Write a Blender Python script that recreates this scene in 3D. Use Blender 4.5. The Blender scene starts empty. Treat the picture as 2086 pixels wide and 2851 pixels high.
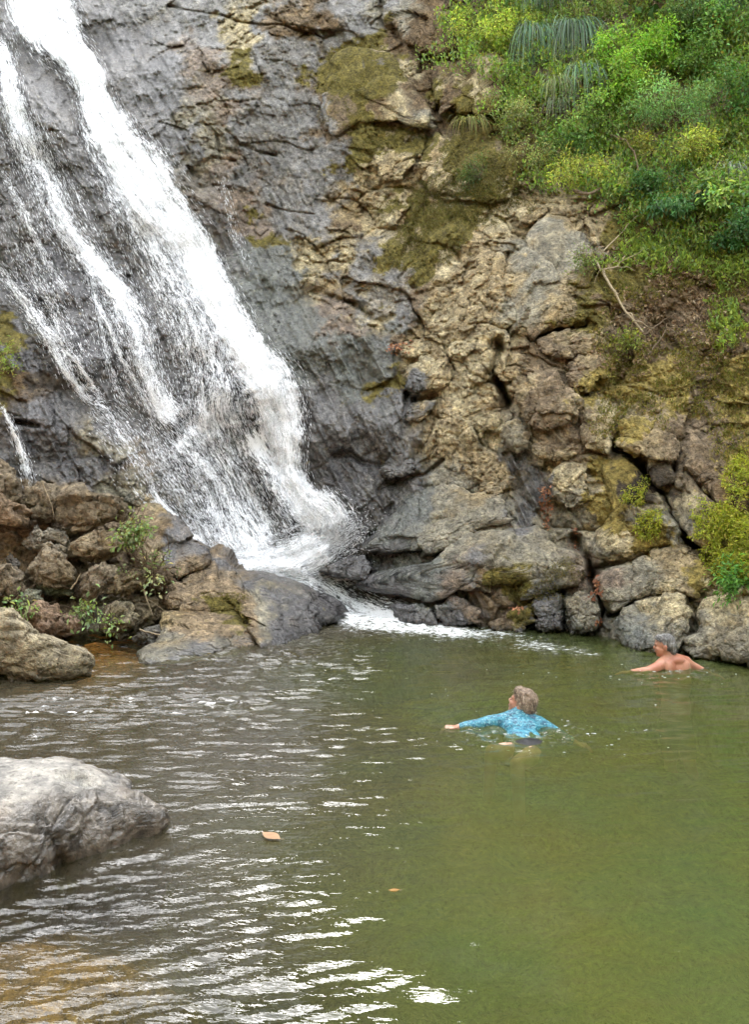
import bpy, bmesh, math, random
import numpy as np
from mathutils import Vector, Matrix

rng = np.random.default_rng(7)
random.seed(7)
scene = bpy.context.scene
COL = scene.collection

# ------------------------------------------------------------------ camera
CAM_H, F = 1.9, 2237.0            # eye height above the pool; focal length in photo pixels (2086 x 2851)
CX, HOR = 1043.0, 1327.0          # principal column; horizon row
cam_d = bpy.data.cameras.new("camera")
cam = bpy.data.objects.new("camera", cam_d); COL.objects.link(cam)
cam.location = (0, 0, CAM_H); cam.rotation_euler = (math.radians(90), 0, 0)
cam_d.sensor_fit = 'VERTICAL'; cam_d.sensor_height = 36.0; cam_d.sensor_width = 36.0
cam_d.lens = 36.0 * F / 2851.0
cam_d.shift_y = -(2851 / 2 - HOR) / 2851.0
cam_d.clip_start = 0.05; cam_d.clip_end = 400
scene.camera = cam
# ------------------------------------------------------------------ sky and sun (bright overcast)
SUN_EL, SUN_AZ = math.radians(40), math.radians(14)   # behind the cliff: the gorge lies in shade
world = bpy.data.worlds.new("World"); scene.world = world; world.use_nodes = True
wn = world.node_tree.nodes; wl = world.node_tree.links; wn.clear()
sky = wn.new("ShaderNodeTexSky"); sky.sky_type = 'NISHITA'; sky.sun_disc = False
sky.sun_elevation = SUN_EL; sky.sun_rotation = SUN_AZ; sky.dust_density = 4.0; sky.air_density = 1.0
hs = wn.new("ShaderNodeHueSaturation"); hs.inputs["Saturation"].default_value = 0.14
bg = wn.new("ShaderNodeBackground"); bg.inputs["Strength"].default_value = 0.15
wo = wn.new("ShaderNodeOutputWorld")
wl.new(sky.outputs[0], hs.inputs["Color"]); wl.new(hs.outputs[0], bg.inputs[0]); wl.new(bg.outputs[0], wo.inputs[0])
sun_d = bpy.data.lights.new("sun", 'SUN'); sun_d.energy = .5; sun_d.angle = math.radians(14); sun_d.color = (1, .96, .9)
sun = bpy.data.objects.new("sun", sun_d); COL.objects.link(sun)
sun.location = (0, -10, 30)
# light travels from the direction (azimuth measured from +Y, clockwise) SUN_AZ
sd = Vector((math.sin(SUN_AZ) * math.cos(SUN_EL), math.cos(SUN_AZ) * math.cos(SUN_EL), math.sin(SUN_EL)))
sun.rotation_euler = sd.to_track_quat('Z', 'Y').to_euler()
vs = scene.view_settings
vs.view_transform = 'Standard'; vs.look = 'None'; vs.gamma = 1.0; vs.use_curve_mapping = False
vs.exposure = 3.18
cy = scene.cycles
cy.use_denoising = True; cy.use_adaptive_sampling = True; cy.adaptive_threshold = .02
cy.max_bounces = 5; cy.diffuse_bounces = 2; cy.glossy_bounces = 2; cy.transmission_bounces = 4
cy.volume_bounces = 2; cy.transparent_max_bounces = 14
cy.caustics_reflective = False; cy.caustics_refractive = False

# ------------------------------------------------------------------ numpy noise
def _h(ix, iy, iz, seed):
    h = (ix.astype(np.uint32) * np.uint32(374761393)) ^ (iy.astype(np.uint32) * np.uint32(668265263)) ^ (iz.astype(np.uint32) * np.uint32(2147483647 - 1274126177)) ^ np.uint32((seed * 974634777 + 12345) & 0xffffffff)
    h ^= h >> np.uint32(15); h *= np.uint32(2246822519); h ^= h >> np.uint32(13); h *= np.uint32(3266489917); h ^= h >> np.uint32(16)
    return h
def _f(h): return (h & np.uint32(0xffffff)).astype(np.float32) / np.float32(0xffffff)
def vnoise(P, seed=0):
    P = np.asarray(P, np.float32); B = np.floor(P); fr = P - B; I = B.astype(np.int64)
    u = fr * fr * fr * (fr * (fr * 6 - 15) + 10)
    r = 0
    for dx in (0, 1):
        wx = u[:, 0] if dx else 1 - u[:, 0]
        for dy in (0, 1):
            wy = u[:, 1] if dy else 1 - u[:, 1]
            for dz in (0, 1):
                wz = u[:, 2] if dz else 1 - u[:, 2]
                r = r + wx * wy * wz * _f(_h(I[:, 0] + dx, I[:, 1] + dy, I[:, 2] + dz, seed))
    return r * 2 - 1
def fbm(P, octv=4, seed=0, gain=.5, lac=2.03):
    r, a, s = 0, 1.0, 1.0
    P = np.asarray(P, np.float32)
    for o in range(octv):
        r = r + a * vnoise(P * s + 17.3 * o, seed + o); a *= gain; s *= lac
    return r
def ridged(P, octv=4, seed=0):
    r, a, s = 0, 1.0, 1.0
    for o in range(octv):
        r = r + a * (1 - 2 * np.abs(vnoise(P * s + 9.1 * o, seed + o))); a *= .5; s *= 2.1
    return r
def voronoi(P, seed=0):
    P = np.asarray(P, np.float32); B = np.floor(P - .5).astype(np.int64); n = len(P)
    f1 = np.full(n, 9, np.float32); f2 = f1.copy(); best = np.zeros(n, np.uint32); bv = np.zeros((n, 3), np.float32)
    for dx in (0, 1):
        for dy in (0, 1):
            for dz in (0, 1):
                ix, iy, iz = B[:, 0] + dx, B[:, 1] + dy, B[:, 2] + dz
                h = _h(ix, iy, iz, seed)
                v = np.empty((n, 3), np.float32)
                v[:, 0] = ix + .1 + .8 * _f(h) - P[:, 0]; v[:, 1] = iy + .1 + .8 * _f(h * np.uint32(2654435761) >> np.uint32(5)) - P[:, 1]; v[:, 2] = iz + .1 + .8 * _f(h * np.uint32(1597334677) >> np.uint32(7)) - P[:, 2]
                d = np.sqrt((v * v).sum(1))
                c = d < f1
                f2 = np.where(c, f1, np.minimum(f2, d)); f1 = np.where(c, d, f1)
                best = np.where(c, h, best); bv[c] = v[c]
    return f1, f2, best, bv
def facets(P, seed, tilt=.8):
    """angular blocks: a random step and a random tilted face for each cell, cracks between"""
    f1, f2, h, v = voronoi(P, seed)
    r0 = _f(h * np.uint32(747796405)) - .5
    t = np.stack([_f(h * np.uint32(k) >> np.uint32(3)) - .5 for k in (2891336453, 1181783497, 3242174889)], 1) * 2
    return r0 + tilt * -(v * t).sum(1) - .42 * np.exp(-(f2 - f1) / .04)
def sstep(a, b, x):
    t = np.clip((x - a) / (b - a), 0, 1); return t * t * (3 - 2 * t)

# ------------------------------------------------------------------ geometry helpers
def unproj(px, py, d):
    px = np.asarray(px, float); py = np.asarray(py, float); d = np.asarray(d, float)
    return np.stack([(px - CX) / F * d, d + 0 * px, CAM_H - (py - HOR) / F * d], -1)
def water_d(py): return CAM_H * F / (py - HOR)

def mesh_obj(name, V, Fc, mat=None, parent=None, smooth=True, attrs=None, uv=None):
    me = bpy.data.meshes.new(name)
    V = np.asarray(V, np.float32); Fc = np.asarray(Fc, np.int32)
    k = Fc.shape[1]
    me.vertices.add(len(V)); me.vertices.foreach_set("co", V.ravel())
    me.loops.add(Fc.size); me.loops.foreach_set("vertex_index", Fc.ravel())
    me.polygons.add(len(Fc)); me.polygons.foreach_set("loop_start", np.arange(0, Fc.size, k, dtype=np.int32))
    me.polygons.foreach_set("loop_total", np.full(len(Fc), k, np.int32))
    if smooth: me.polygons.foreach_set("use_smooth", np.ones(len(Fc), bool))
    me.update(calc_edges=True)
    for an, (ty, arr) in (attrs or {}).items():
        a = me.attributes.new(an, ty, 'POINT')
        arr = np.asarray(arr, np.float32)
        if ty == 'FLOAT_COLOR':
            if arr.shape[1] == 3: arr = np.concatenate([arr, np.ones((len(arr), 1), np.float32)], 1)
            a.data.foreach_set("color", arr.ravel())
        elif ty == 'FLOAT_VECTOR': a.data.foreach_set("vector", arr.ravel())
        else: a.data.foreach_set("value", arr.ravel())
    o = bpy.data.objects.new(name, me); COL.objects.link(o)
    if mat: me.materials.append(mat)
    if parent: o.parent = parent
    return o
def tag(o, label=None, cat=None, group=None, kind=None):
    if label: o["label"] = label
    if cat: o["category"] = cat
    if group: o["group"] = group
    if kind: o["kind"] = kind
    return o
def empty(name, loc=(0, 0, 0)):
    o = bpy.data.objects.new(name, None); COL.objects.link(o); o.location = loc; o.empty_display_size = .1
    return o
def reparent_local(o, parent):
    """o's mesh holds world coordinates; shift them to the parent's local frame"""
    o.parent = parent; o.location = -Vector(parent.location)

# ------------------------------------------------------------------ node helper
class NT:
    def __init__(s, name):
        s.m = bpy.data.materials.new(name); s.m.use_nodes = True
        s.t = s.m.node_tree; s.t.nodes.clear(); s.out = s.n("OutputMaterial")
    def n(s, ty, **kw):
        nd = s.t.nodes.new("ShaderNode" + ty)
        for k, v in kw.items(): setattr(nd, k, v)
        return nd
    def set(s, nd, **kw):
        for k, v in kw.items():
            key = k.replace("_", " ")
            for i in nd.inputs:
                if i.name == key or i.identifier == k: s.put(i, v); break
            else: raise KeyError(k)
        return nd
    def put(s, sock, v):
        if isinstance(v, bpy.types.NodeSocket): s.t.links.new(v, sock)
        else: sock.default_value = v
    def attr(s, name, out="Color"):
        nd = s.n("Attribute"); nd.attribute_name = name; return nd.outputs[out]
    def math(s, op, a, b=None, clamp=False):
        nd = s.n("Math", operation=op, use_clamp=clamp); s.put(nd.inputs[0], a)
        if b is not None: s.put(nd.inputs[1], b)
        return nd.outputs[0]
    def mix(s, fac, a, b, blend='MIX'):
        nd = s.n("Mix", data_type='RGBA', blend_type=blend)
        s.put(nd.inputs["Factor"], fac); s.put(nd.inputs[6], a); s.put(nd.inputs[7], b)
        return nd.outputs[2]
    def noise(s, vec, scale, detail=4, rough=.55, out="Fac"):
        nd = s.n("TexNoise"); s.put(nd.inputs["Vector"], vec); s.put(nd.inputs["Scale"], scale)
        nd.inputs["Detail"].default_value = detail; nd.inputs["Roughness"].default_value = rough
        return nd.outputs[out]
    def ramp(s, fac, lo, hi, a=0.0, b=1.0):
        nd = s.n("MapRange", interpolation_type='SMOOTHSTEP'); s.put(nd.inputs[0], fac)
        s.put(nd.inputs[1], lo); s.put(nd.inputs[2], hi); s.put(nd.inputs[3], a); s.put(nd.inputs[4], b)
        return nd.outputs[0]
    def mapping(s, vec, scale=(1, 1, 1), rot=(0, 0, 0)):
        nd = s.n("Mapping"); s.put(nd.inputs[0], vec); nd.inputs["Scale"].default_value = scale; nd.inputs["Rotation"].default_value = rot
        return nd.outputs[0]
    def bump(s, h, dist, strength=1.0, normal=None):
        nd = s.n("Bump"); s.put(nd.inputs["Height"], h); nd.inputs["Distance"].default_value = dist; s.put(nd.inputs["Strength"], strength)
        if normal is not None: s.put(nd.inputs["Normal"], normal)
        return nd.outputs[0]
    def done(s, shader): s.t.links.new(shader, s.out.inputs["Surface"]); return s.m

def rock_material(name="rock", relief=.055, speck=1.0):
    N = NT(name)
    geo = N.n("NewGeometry").outputs["Position"]
    col = N.attr("tint"); wet = N.attr("wet", "Fac")
    n1 = N.noise(geo, 8, 3, .65); n2 = N.noise(geo, 24, 3, .72)
    c = N.mix(N.ramp(n1, .3, .7), N.mix(1, col, (.66, .66, .68, 1), 'MULTIPLY'), N.mix(1, col, (1.25, 1.23, 1.2, 1), 'MULTIPLY'))
    c = N.mix(N.ramp(n2, .53, .66, 0, .8 * speck), c, N.mix(1, c, (1.7, 1.68, 1.6, 1), 'MULTIPLY'))
    c = N.mix(N.ramp(n2, .47, .33, 0, .85 * speck), c, N.mix(1, c, (.30, .29, .27, 1), 'MULTIPLY'))
    rough = N.math('ADD', N.math('MULTIPLY', wet, -.70), N.math('ADD', .78, N.math('MULTIPLY', n1, .16)), True)
    b = N.bump(N.math('ADD', n2, N.math('MULTIPLY', n1, .8)), relief, N.math('SUBTRACT', 1.0, N.math('MULTIPLY', wet, .45)))
    p = N.n("BsdfPrincipled")
    N.set(p, Base_Color=c, Roughness=rough, Normal=b)
    N.put(p.inputs["Specular IOR Level"], N.math('ADD', .2, N.math('MULTIPLY', wet, .65)))
    
    return N.done(p.outputs[0])

def leaf_material(name, trans=.45, rough=.45):
    N = NT(name)
    col = N.attr("tint")
    p = N.n("BsdfPrincipled"); N.set(p, Base_Color=col, Roughness=rough); p.inputs["Specular IOR Level"].default_value = .35
    t = N.n("BsdfTranslucent"); N.put(t.inputs[0], N.mix(1, col, (1.3, 1.35, .7, 1), 'MULTIPLY'))
    m = N.n("MixShader"); m.inputs[0].default_value = trans
    N.t.links.new(p.outputs[0], m.inputs[1]); N.t.links.new(t.outputs[0], m.inputs[2])
    return N.done(m.outputs[0])
def plain_material(name, col, rough=.7, nscale=20, var=.35, bump=.01, spec=.3, sss=0):
    N = NT(name)
    geo = N.n("NewGeometry").outputs["Position"]
    n = N.noise(geo, nscale, 5, .6)
    a = tuple(x * (1 - var) for x in col) + (1,); b = tuple(min(1, x * (1 + var)) for x in col) + (1,)
    p = N.n("BsdfPrincipled"); N.set(p, Base_Color=N.mix(N.ramp(n, .3, .7), a, b), Roughness=rough, Normal=N.bump(n, bump))
    p.inputs["Specular IOR Level"].default_value = spec
    if sss: p.inputs["Subsurface Weight"].default_value = sss; p.inputs["Subsurface Radius"].default_value = (.02, .008, .004)
    return N.done(p.outputs[0])

M_ROCK = rock_material()
M_WORN = rock_material('water_worn_rock', .022, .75)
M_LEAF = leaf_material("leaf")
M_DRY = leaf_material("dry_leaf", .15, .7)
M_TWIG = plain_material("twig_bark", (.16, .115, .075), .8, 30, .4)
M_PALE = plain_material("pale_wood", (.36, .29, .19), .75, 30, .3)
# ------------------------------------------------------------------ the cliff's large form: depth over the view, from survey points
CTRL = np.array([
 # waterline and below
 (-900,1800,8.6),(-400,1800,9.6),(0,1800,10.0),(250,1790,9.9),(450,1800,9.6),(700,1760,10.3),(960,1712,11.0),(1100,1732,10.6),(1300,1748,10.2),(1650,1775,9.6),(1800,1805,9.0),(2086,1850,8.2),(2500,1960,6.9),(3000,2100,5.6),
 # left boulder slope
 (-900,1350,9.6),(-400,1350,11.0),(0,1350,11.6),(200,1360,11.7),(0,1500,11.0),(200,1500,10.9),(0,1650,10.4),(200,1650,10.4),(400,1600,10.6),(430,1450,11.2),(600,1540,11.2),(750,1640,11.2),
 # right, going up
 (2086,1600,8.8),(2086,1300,9.5),(2086,900,11.0),(2086,500,12.6),(2086,0,14.4),(1700,1600,9.8),(1700,1250,10.5),(1600,900,11.8),(1600,600,13.0),(1600,300,14.2),(1600,0,15.3),
 (2600,1500,7.2),(2600,900,9.3),(2600,0,12.5),(3000,1500,6),(3000,0,11.2),(2086,-700,17),(2600,-700,15.5),(3000,-1500,18),(2086,-1500,20.5),(1600,-700,18.5),(1600,-1500,22),
 # centre
 (1100,1620,10.95),(1300,1600,10.4),(1150,1400,11.6),(1400,1400,10.9),(1150,1100,12.4),(1350,1100,11.7),(1100,800,13.8),(1300,650,13.4),(1050,400,15.4),(1300,300,15.0),(1050,0,17.0),(1050,-300,18.5),
 # notch beside the fall
 (850,1560,11.6),(870,1300,12.3),(800,1000,13.3),(680,650,15.0),(600,400,15.8),(450,200,17.0),(750,200,16.6),(300,0,18.2),(700,0,17.6),(300,-300,20),
 # left slab
 (0,0,17.4),(0,400,15.6),(0,800,13.8),(200,1000,13.0),(0,1200,12.2),(400,1250,12.2),(600,1450,11.7),(300,600,15.0),(450,900,13.6),(-500,400,14.0),(-900,0,14.5),(-500,900,12.4),(-900,900,11.0),(-900,-300,16),(600,1150,12.6)], float)
def tps_fit(C, lam=3e-3):
    X = C[:, :2] / 1000; n = len(X)
    r2 = ((X[:, None] - X[None]) ** 2).sum(-1); K = .5 * r2 * np.log(r2 + 1e-12) + lam * np.eye(n)
    Pm = np.c_[np.ones(n), X]; A = np.zeros((n + 3, n + 3)); A[:n, :n] = K; A[:n, n:] = Pm; A[n:, :n] = Pm.T
    return X, np.linalg.solve(A, np.r_[C[:, 2], 0, 0, 0])
TX, TW = tps_fit(CTRL)
def D0(px, py):
    px = np.asarray(px, float); py = np.asarray(py, float); sh = px.shape
    q = np.stack([px.ravel(), np.minimum(py.ravel(), 1860)], 1) / 1000
    o = np.empty(len(q))
    for i in range(0, len(q), 60000):
        s = q[i:i + 60000]; r2 = ((s[:, None] - TX[None]) ** 2).sum(-1)
        o[i:i + 60000] = (.5 * r2 * np.log(r2 + 1e-12)) @ TW[:-3] + TW[-3] + s @ TW[-2:]
    return o.reshape(sh)

# ------------------------------------------------------------------ what the stone is made of, place by place
PAL = dict(  # r g b wet facet
 g=(.165,.163,.158,.5,.36), v=(.084,.082,.081,.9,.26), w=(.055,.054,.058,.95,.5), n=(.080,.088,.078,.85,.28), k=(.05,.05,.05,.95,.8),
 t=(.305,.245,.145,.05,1.0), c=(.40,.345,.22,0,1.0), m=(.14,.118,.034,0,.5), b=(.135,.095,.055,0,.5), r=(.185,.145,.11,.3,.6),
 o=(.235,.18,.115,.05,.8), y=(.27,.215,.07,0,.7), h=(.22,.205,.155,.35,.7), d=(.05,.04,.03,.1,.6), s=(.19,.145,.095,0,.6))
PAINT = """0 60 v|200 500 v|100 250 v|330 100 v|430 250 v|420 60 g|560 60 g|640 30 c|600 20 g|700 80 c|690 130 c|680 165 m|640 170 m|760 60 g|800 150 g|830 40 s|860 60 b|950 60 g|1000 30 g|560 150 r|600 260 r|560 300 h|480 380 v|560 400 h|640 330 g|720 350 g|780 300 g|840 330 g|620 430 r|760 440 g|680 500 g|700 600 r|720 580 r|700 640 r|800 560 g|850 520 g|900 470 g|880 600 g|760 680 m|770 740 n|740 780 n|800 780 n|660 700 v|700 850 n|830 760 c|850 660 g|870 680 g|910 690 c|860 720 c|940 640 s|980 600 t|990 650 c|1000 740 g|1000 560 t|960 800 t|980 870 r|920 860 r|900 900 n|1000 930 n|1050 800 g|1080 850 c|1130 850 g|1100 960 b|1040 980 n|900 1000 n|980 1080 n|800 950 n|850 1100 v|950 1150 v|1060 1080 m|1080 1150 v|1150 1130 k|900 1250 v|1000 1300 w|1100 1300 v|900 1350 w|1020 1380 w|1130 1350 v
930 220 m|1000 200 m|1050 170 m|960 300 m|1050 280 b|1100 260 c|1130 270 c|1120 330 c|1170 310 h|900 330 s|940 370 b|1000 370 m|1080 370 m|1150 370 m|1010 430 m|1000 480 g|1090 450 c|1070 520 c|1140 520 t|1200 420 t|1210 470 c|1250 420 m|1100 40 h|1150 100 b|1200 60 b|1230 150 b|1200 220 b|1180 180 b|1210 300 b|1280 250 m|1320 210 c|1350 230 t|1330 280 m|1400 220 b|1100 560 m|1180 560 m|1280 560 m|1350 480 m|1200 640 m|1280 640 m|1140 700 m|1180 720 m|1100 620 t|1250 740 c|1050 620 c|1180 800 s|1240 780 t|1400 600 c|1350 660 t|1450 600 t|1350 780 t|1230 870 c|1290 850 t|1300 900 t|1180 900 t|1200 980 t|1130 900 n|1300 980 c
1500 660 h|1580 700 h|1530 780 h|1450 800 t|1560 620 t|1620 660 t|1480 880 h|1600 860 t|1700 700 m|1740 780 m|1650 900 m|1760 850 s|1850 800 b|1950 800 b|2050 850 b|1900 900 s|1800 980 b|2000 1000 y|2050 1100 y|1950 1100 s|1850 1100 y|1750 1050 y|1700 1000 y|1700 1120 y|1650 960 t|1550 1000 s|1500 1100 s|1560 1180 s|1420 1000 c|1430 1060 t|1180 1040 c|1250 1050 t|1330 1080 c|1300 1150 c|1370 1180 c|1250 1200 t|1430 1210 h|1550 1250 t|1660 1180 c|1660 1230 y|1780 1200 t|1850 1200 s|1800 1330 d|1960 1290 s|2030 1360 b|2040 1200 y|2080 1280 y|1740 1350 y|1750 1420 y|1800 1480 y|1850 1450 h|1720 1500 c|1700 1560 h|1960 1420 y|2020 1520 m|2060 1600 m|1900 1400 c
1250 1280 t|1300 1300 t|1270 1230 c|1350 1340 t|1400 1330 t|1200 1340 h|1460 1320 v|1500 1380 v|1480 1450 v|1580 1340 c|1600 1400 h|1560 1480 h|1620 1480 h|1430 1480 h|1350 1440 h|1250 1420 h|1150 1430 n|1080 1480 n|1050 1540 w|1120 1540 k|1180 1540 n|1250 1540 h|1330 1530 h|1420 1540 h|1520 1540 h|1280 1600 r|1330 1610 r|1370 1600 v|1200 1610 n|1100 1600 n|1020 1600 w|950 1580 w|1000 1640 w|1150 1660 w|1280 1690 w|1420 1590 h|1500 1580 h|1550 1620 h|1455 1645 m|1400 1660 s|1420 1720 w|1530 1700 w|1620 1700 h|1580 1720 n|1750 1620 h|1700 1660 h|1850 1590 t|1920 1560 t|1970 1600 y|1820 1700 c|1880 1710 c|1850 1760 h|1990 1700 c|2050 1720 c|2060 1790 h|1950 1780 h|1760 1780 n|1650 1600 r
20 980 m|70 1050 b|30 1030 m|150 1060 d|100 1000 w|50 850 v|150 800 w|250 900 w|350 1050 v|300 1000 w|200 1150 v|350 1180 v|100 1200 w|60 1300 v|200 1300 w|300 1300 w|360 1280 s|400 1370 h|420 1420 h|300 1250 h|480 1300 v|450 1400 v|550 1400 v|500 1500 w|650 1450 w|760 1400 w|600 1080 w|520 900 v|400 700 v|540 1230 w|620 1280 v
60 1400 o|200 1420 o|260 1520 o|120 1600 o|300 1600 s|150 1720 s|320 1720 h|380 1500 o|450 1480 t|480 1560 o|600 1560 o|540 1640 o|600 1700 o|520 1700 t|635 1655 m|560 1760 o|480 1790 h|640 1790 h|760 1640 h|800 1680 w|740 1720 h|680 1620 o|700 1660 o|690 1720 o|660 1640 o|700 1770 o|730 1660 h|760 1600 w|780 1750 w|850 1720 w|900 1690 w|700 1780 o|530 1820 g"""
PP, PM = [], []
for blk in PAINT.replace("\n", "|").split("|"):
    a, b_, k = blk.split(); PP.append((float(a), float(b_)) + PAL[k]); PM.append(k in "my")
PP = np.array(PP, np.float32); PPX, PPY = PP[:, 0][None], PP[:, 1][None]; PM = np.array(PM, np.float32)
# columns: bare-stone tint (weighted), bare weight, moss tint (weighted), moss weight, wet, facet
PC = np.concatenate([PP[:, 2:5] * (1 - PM)[:, None], (1 - PM)[:, None], PP[:, 2:5] * PM[:, None], PM[:, None], PP[:, 5:7]], 1)
def paint(px, py, P):
    """tint, wetness and blockiness of the stone at view positions px,py / world positions P"""
    w1 = fbm(P * 1.3, 6, 51, .62); w2 = fbm(P * 1.3 + 40, 6, 61, .62)
    q = np.stack([px + 62 * w1, py + 62 * w2], 1).astype(np.float32)
    out = np.empty((len(q), 10), np.float32)
    for i in range(0, len(q), 40000):
        s = q[i:i + 40000]
        ex = s[:, 0:1] - PPX; ex *= ex; ey = s[:, 1:2] - PPY; ey *= ey; ex += ey; ex += 250; ex *= 1e-3
        w = 1 / (ex * ex); far_ = w / w.sum(1, keepdims=True); w = w / ex; w /= w.sum(1, keepdims=True)
        out[i:i + 40000] = (.68 * w + .32 * far_) @ PC
    bare = out[:, :3] + .03 * np.array([.25, .21, .15]); bare /= (out[:, 3:4] + .03)
    moss = (out[:, 4:7] + .01 * np.array([.14, .118, .034])) / (out[:, 7:8] + .01)
    g = fbm(P * 9, 4, 77, .65); g2 = vnoise(P * 47, 78); g3 = vnoise(P * 23, 79)
    cover_ = sstep(.30, .62, out[:, 7] + .26 * g + .16 * g2)[:, None]
    # brown staining and pale weathering with shapes of their own
    st = sstep(.15, .8, fbm(P * np.array([2.2, 2.2, .8]), 5, 81, .6))[:, None] * .5
    pale = sstep(.15, .75, fbm(P * 5.3, 5, 91, .65))[:, None] * .6
    tint = bare * (1 + .24 * g + .22 * g2 + .24 * g3).clip(.35, 2)[:, None]
    tint = tint * (1 - st) + st * tint * np.array([.76, .68, .54])
    tint = tint * (1 + pale * .5)
    tint = tint * (1 - cover_) + cover_ * moss * (1 + .3 * g2 + .25 * g3 + .15 * g)[:, None]
    return tint.clip(.01, .75), out[:, 8] * (1 - .7 * cover_[:, 0]), out[:, 9]

CREV = [([(1495,935),(1545,917),(1625,900)],10,.5),([(1385,960),(1385,1040),(1400,1080),(1412,1115)],15,.5),([(1215,1105),(1150,1112)],10,.4),
 ([(885,812),(930,832),(980,842),(1020,872),(1035,885)],13,.5),([(1715,1245),(1760,1272),(1795,1312),(1808,1348),(1850,1388),(1890,1450),(1930,1520)],15,.6),
 ([(1920,1320),(1960,1390),(2010,1430)],10,.4),([(1900,1500),(1960,1550),(2005,1585)],14,.5),([(1060,0),(1065,60),(1090,100),(1115,125)],8,.35),([(1225,187),(1290,150)],8,.35),
 ([(1180,500),(1215,542)],10,.4),([(587,442),(650,448)],6,.25),([(669,408),(720,420),(770,432)],6,.25),([(1690,1718),(1760,1682),(1840,1660),(1925,1660)],9,.35),
 ([(1600,1500),(1640,1560),(1650,1620),(1680,1700),(1650,1750)],11,.3),([(1660,1575),(1760,1560),(1850,1525)],7,.3),([(1470,1640),(1500,1665),(1560,1650)],9,.4),
 ([(90,860),(130,880),(165,850)],8,.2),([(930,1270),(980,1265),(1010,1290),(1060,1300)],9,.35),([(1050,1365),(1100,1340),(1180,1320),(1230,1280)],9,.35),
 ([(1030,1505),(1090,1530),(1140,1522),(1200,1525),(1240,1535)],14,.35),([(1412,700),(1402,730),(1398,770),(1410,810),(1420,850)],6,.16),([(1335,835),(1362,862)],6,.3),([(1240,960),(1262,1022)],5,.2),
 ([(1130,1095),(1125,1150)],9,.4),([(1430,1560),(1330,1590),(1240,1640)],6,.2),([(600,380),(610,470)],5,.15),([(520,470),(560,500)],5,.2),([(440,250),(480,330),(520,420)],5,.15),
 ([(470,20),(700,60),(880,95)],5,.22),([(880,95),(900,110),(930,95)],6,.25),([(740,560),(830,590),(880,600)],5,.2),([(0,610),(70,680),(110,690)],9,.25),([(40,1170),(110,1180)],7,.25)]
BUMPS = [(150,330,55,210,-26,.38),(185,860,85,190,-32,.35),(330,1250,170,85,25,.38),(612,1108,42,55,0,.2),(500,820,50,240,-26,.18),(765,1400,26,130,-24,.42),(560,280,70,200,-18,.3),
 (700,300,90,140,0,.2),(90,620,70,120,-20,.25),(400,1060,40,120,-22,.3),(150,1180,120,60,20,.25),(800,1150,60,120,-10,-.25),(960,1180,120,60,-20,.25),(1000,950,140,80,20,.2),(700,180,150,80,0,.2),(960,60,110,60,0,.15)]
def seg_d(px, py, pts):
    d = np.full(px.shape, 1e9)
    for (x0, y0), (x1, y1) in zip(pts[:-1], pts[1:]):
        vx, vy = x1 - x0, y1 - y0
        t = np.clip(((px - x0) * vx + (py - y0) * vy) / (vx * vx + vy * vy), 0, 1)
        d = np.minimum(d, np.hypot(px - x0 - t * vx, py - y0 - t * vy))
    return d
# sampling rows and columns, dense where the photograph looks
cols = np.r_[np.arange(-900, -430, 20), np.arange(-430, -40, 7), np.arange(-40, 2130, 3.3), np.arange(2130, 2560, 7), np.arange(2560, 3000, 20)]
rows_in = np.arange(-15, 1880, 3.3)
rows_lo = np.arange(1880, 2110, 12)
tt = np.linspace(1, 0, 34)[:-1] ** 1.3
ext = 60 + 260 * sstep(500, 1300, cols) + 400 * sstep(1000, 1800, cols)
R = len(tt) + len(rows_in) + len(rows_lo); Cn = len(cols)
GX = np.tile(cols, (R, 1)); GY = np.empty((R, Cn))
GY[:len(tt)] = -15 - tt[:, None] * ext[None]
GY[len(tt):len(tt) + len(rows_in)] = rows_in[:, None]
GY[len(tt) + len(rows_in):] = rows_lo[:, None]
gpx, gpy = GX.ravel(), GY.ravel()
gD0 = D0(gpx, gpy)
P0 = unproj(gpx, gpy, gD0)
TINT, WET, FAC = paint(gpx, gpy, P0)
warp = np.stack([fbm(P0 * 1.1, 3, 11), fbm(P0 * 1.1, 3, 12), fbm(P0 * 1.1, 3, 13)], 1) * .13
Q = (P0 + warp) * np.array([1, .8, 1.15])
# bedding dips to the left on the right bank: shear the block lattice
Q[:, 2] += .35 * Q[:, 0]
Hh = .34 * fbm(P0 * .55, 3, 21)
Hh += FAC * (.28 * facets(Q / 1.15, 31) + .13 * facets(Q / .45 + 5, 32) + .062 * facets(Q / .17 + 9, 33) + .030 * facets(Q / .075 + 3, 34))
Hh += .03 * (1 - FAC) * facets(Q / np.array([.30, .3, .5]), 35) + .012 * facets(Q / .06, 36)
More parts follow.
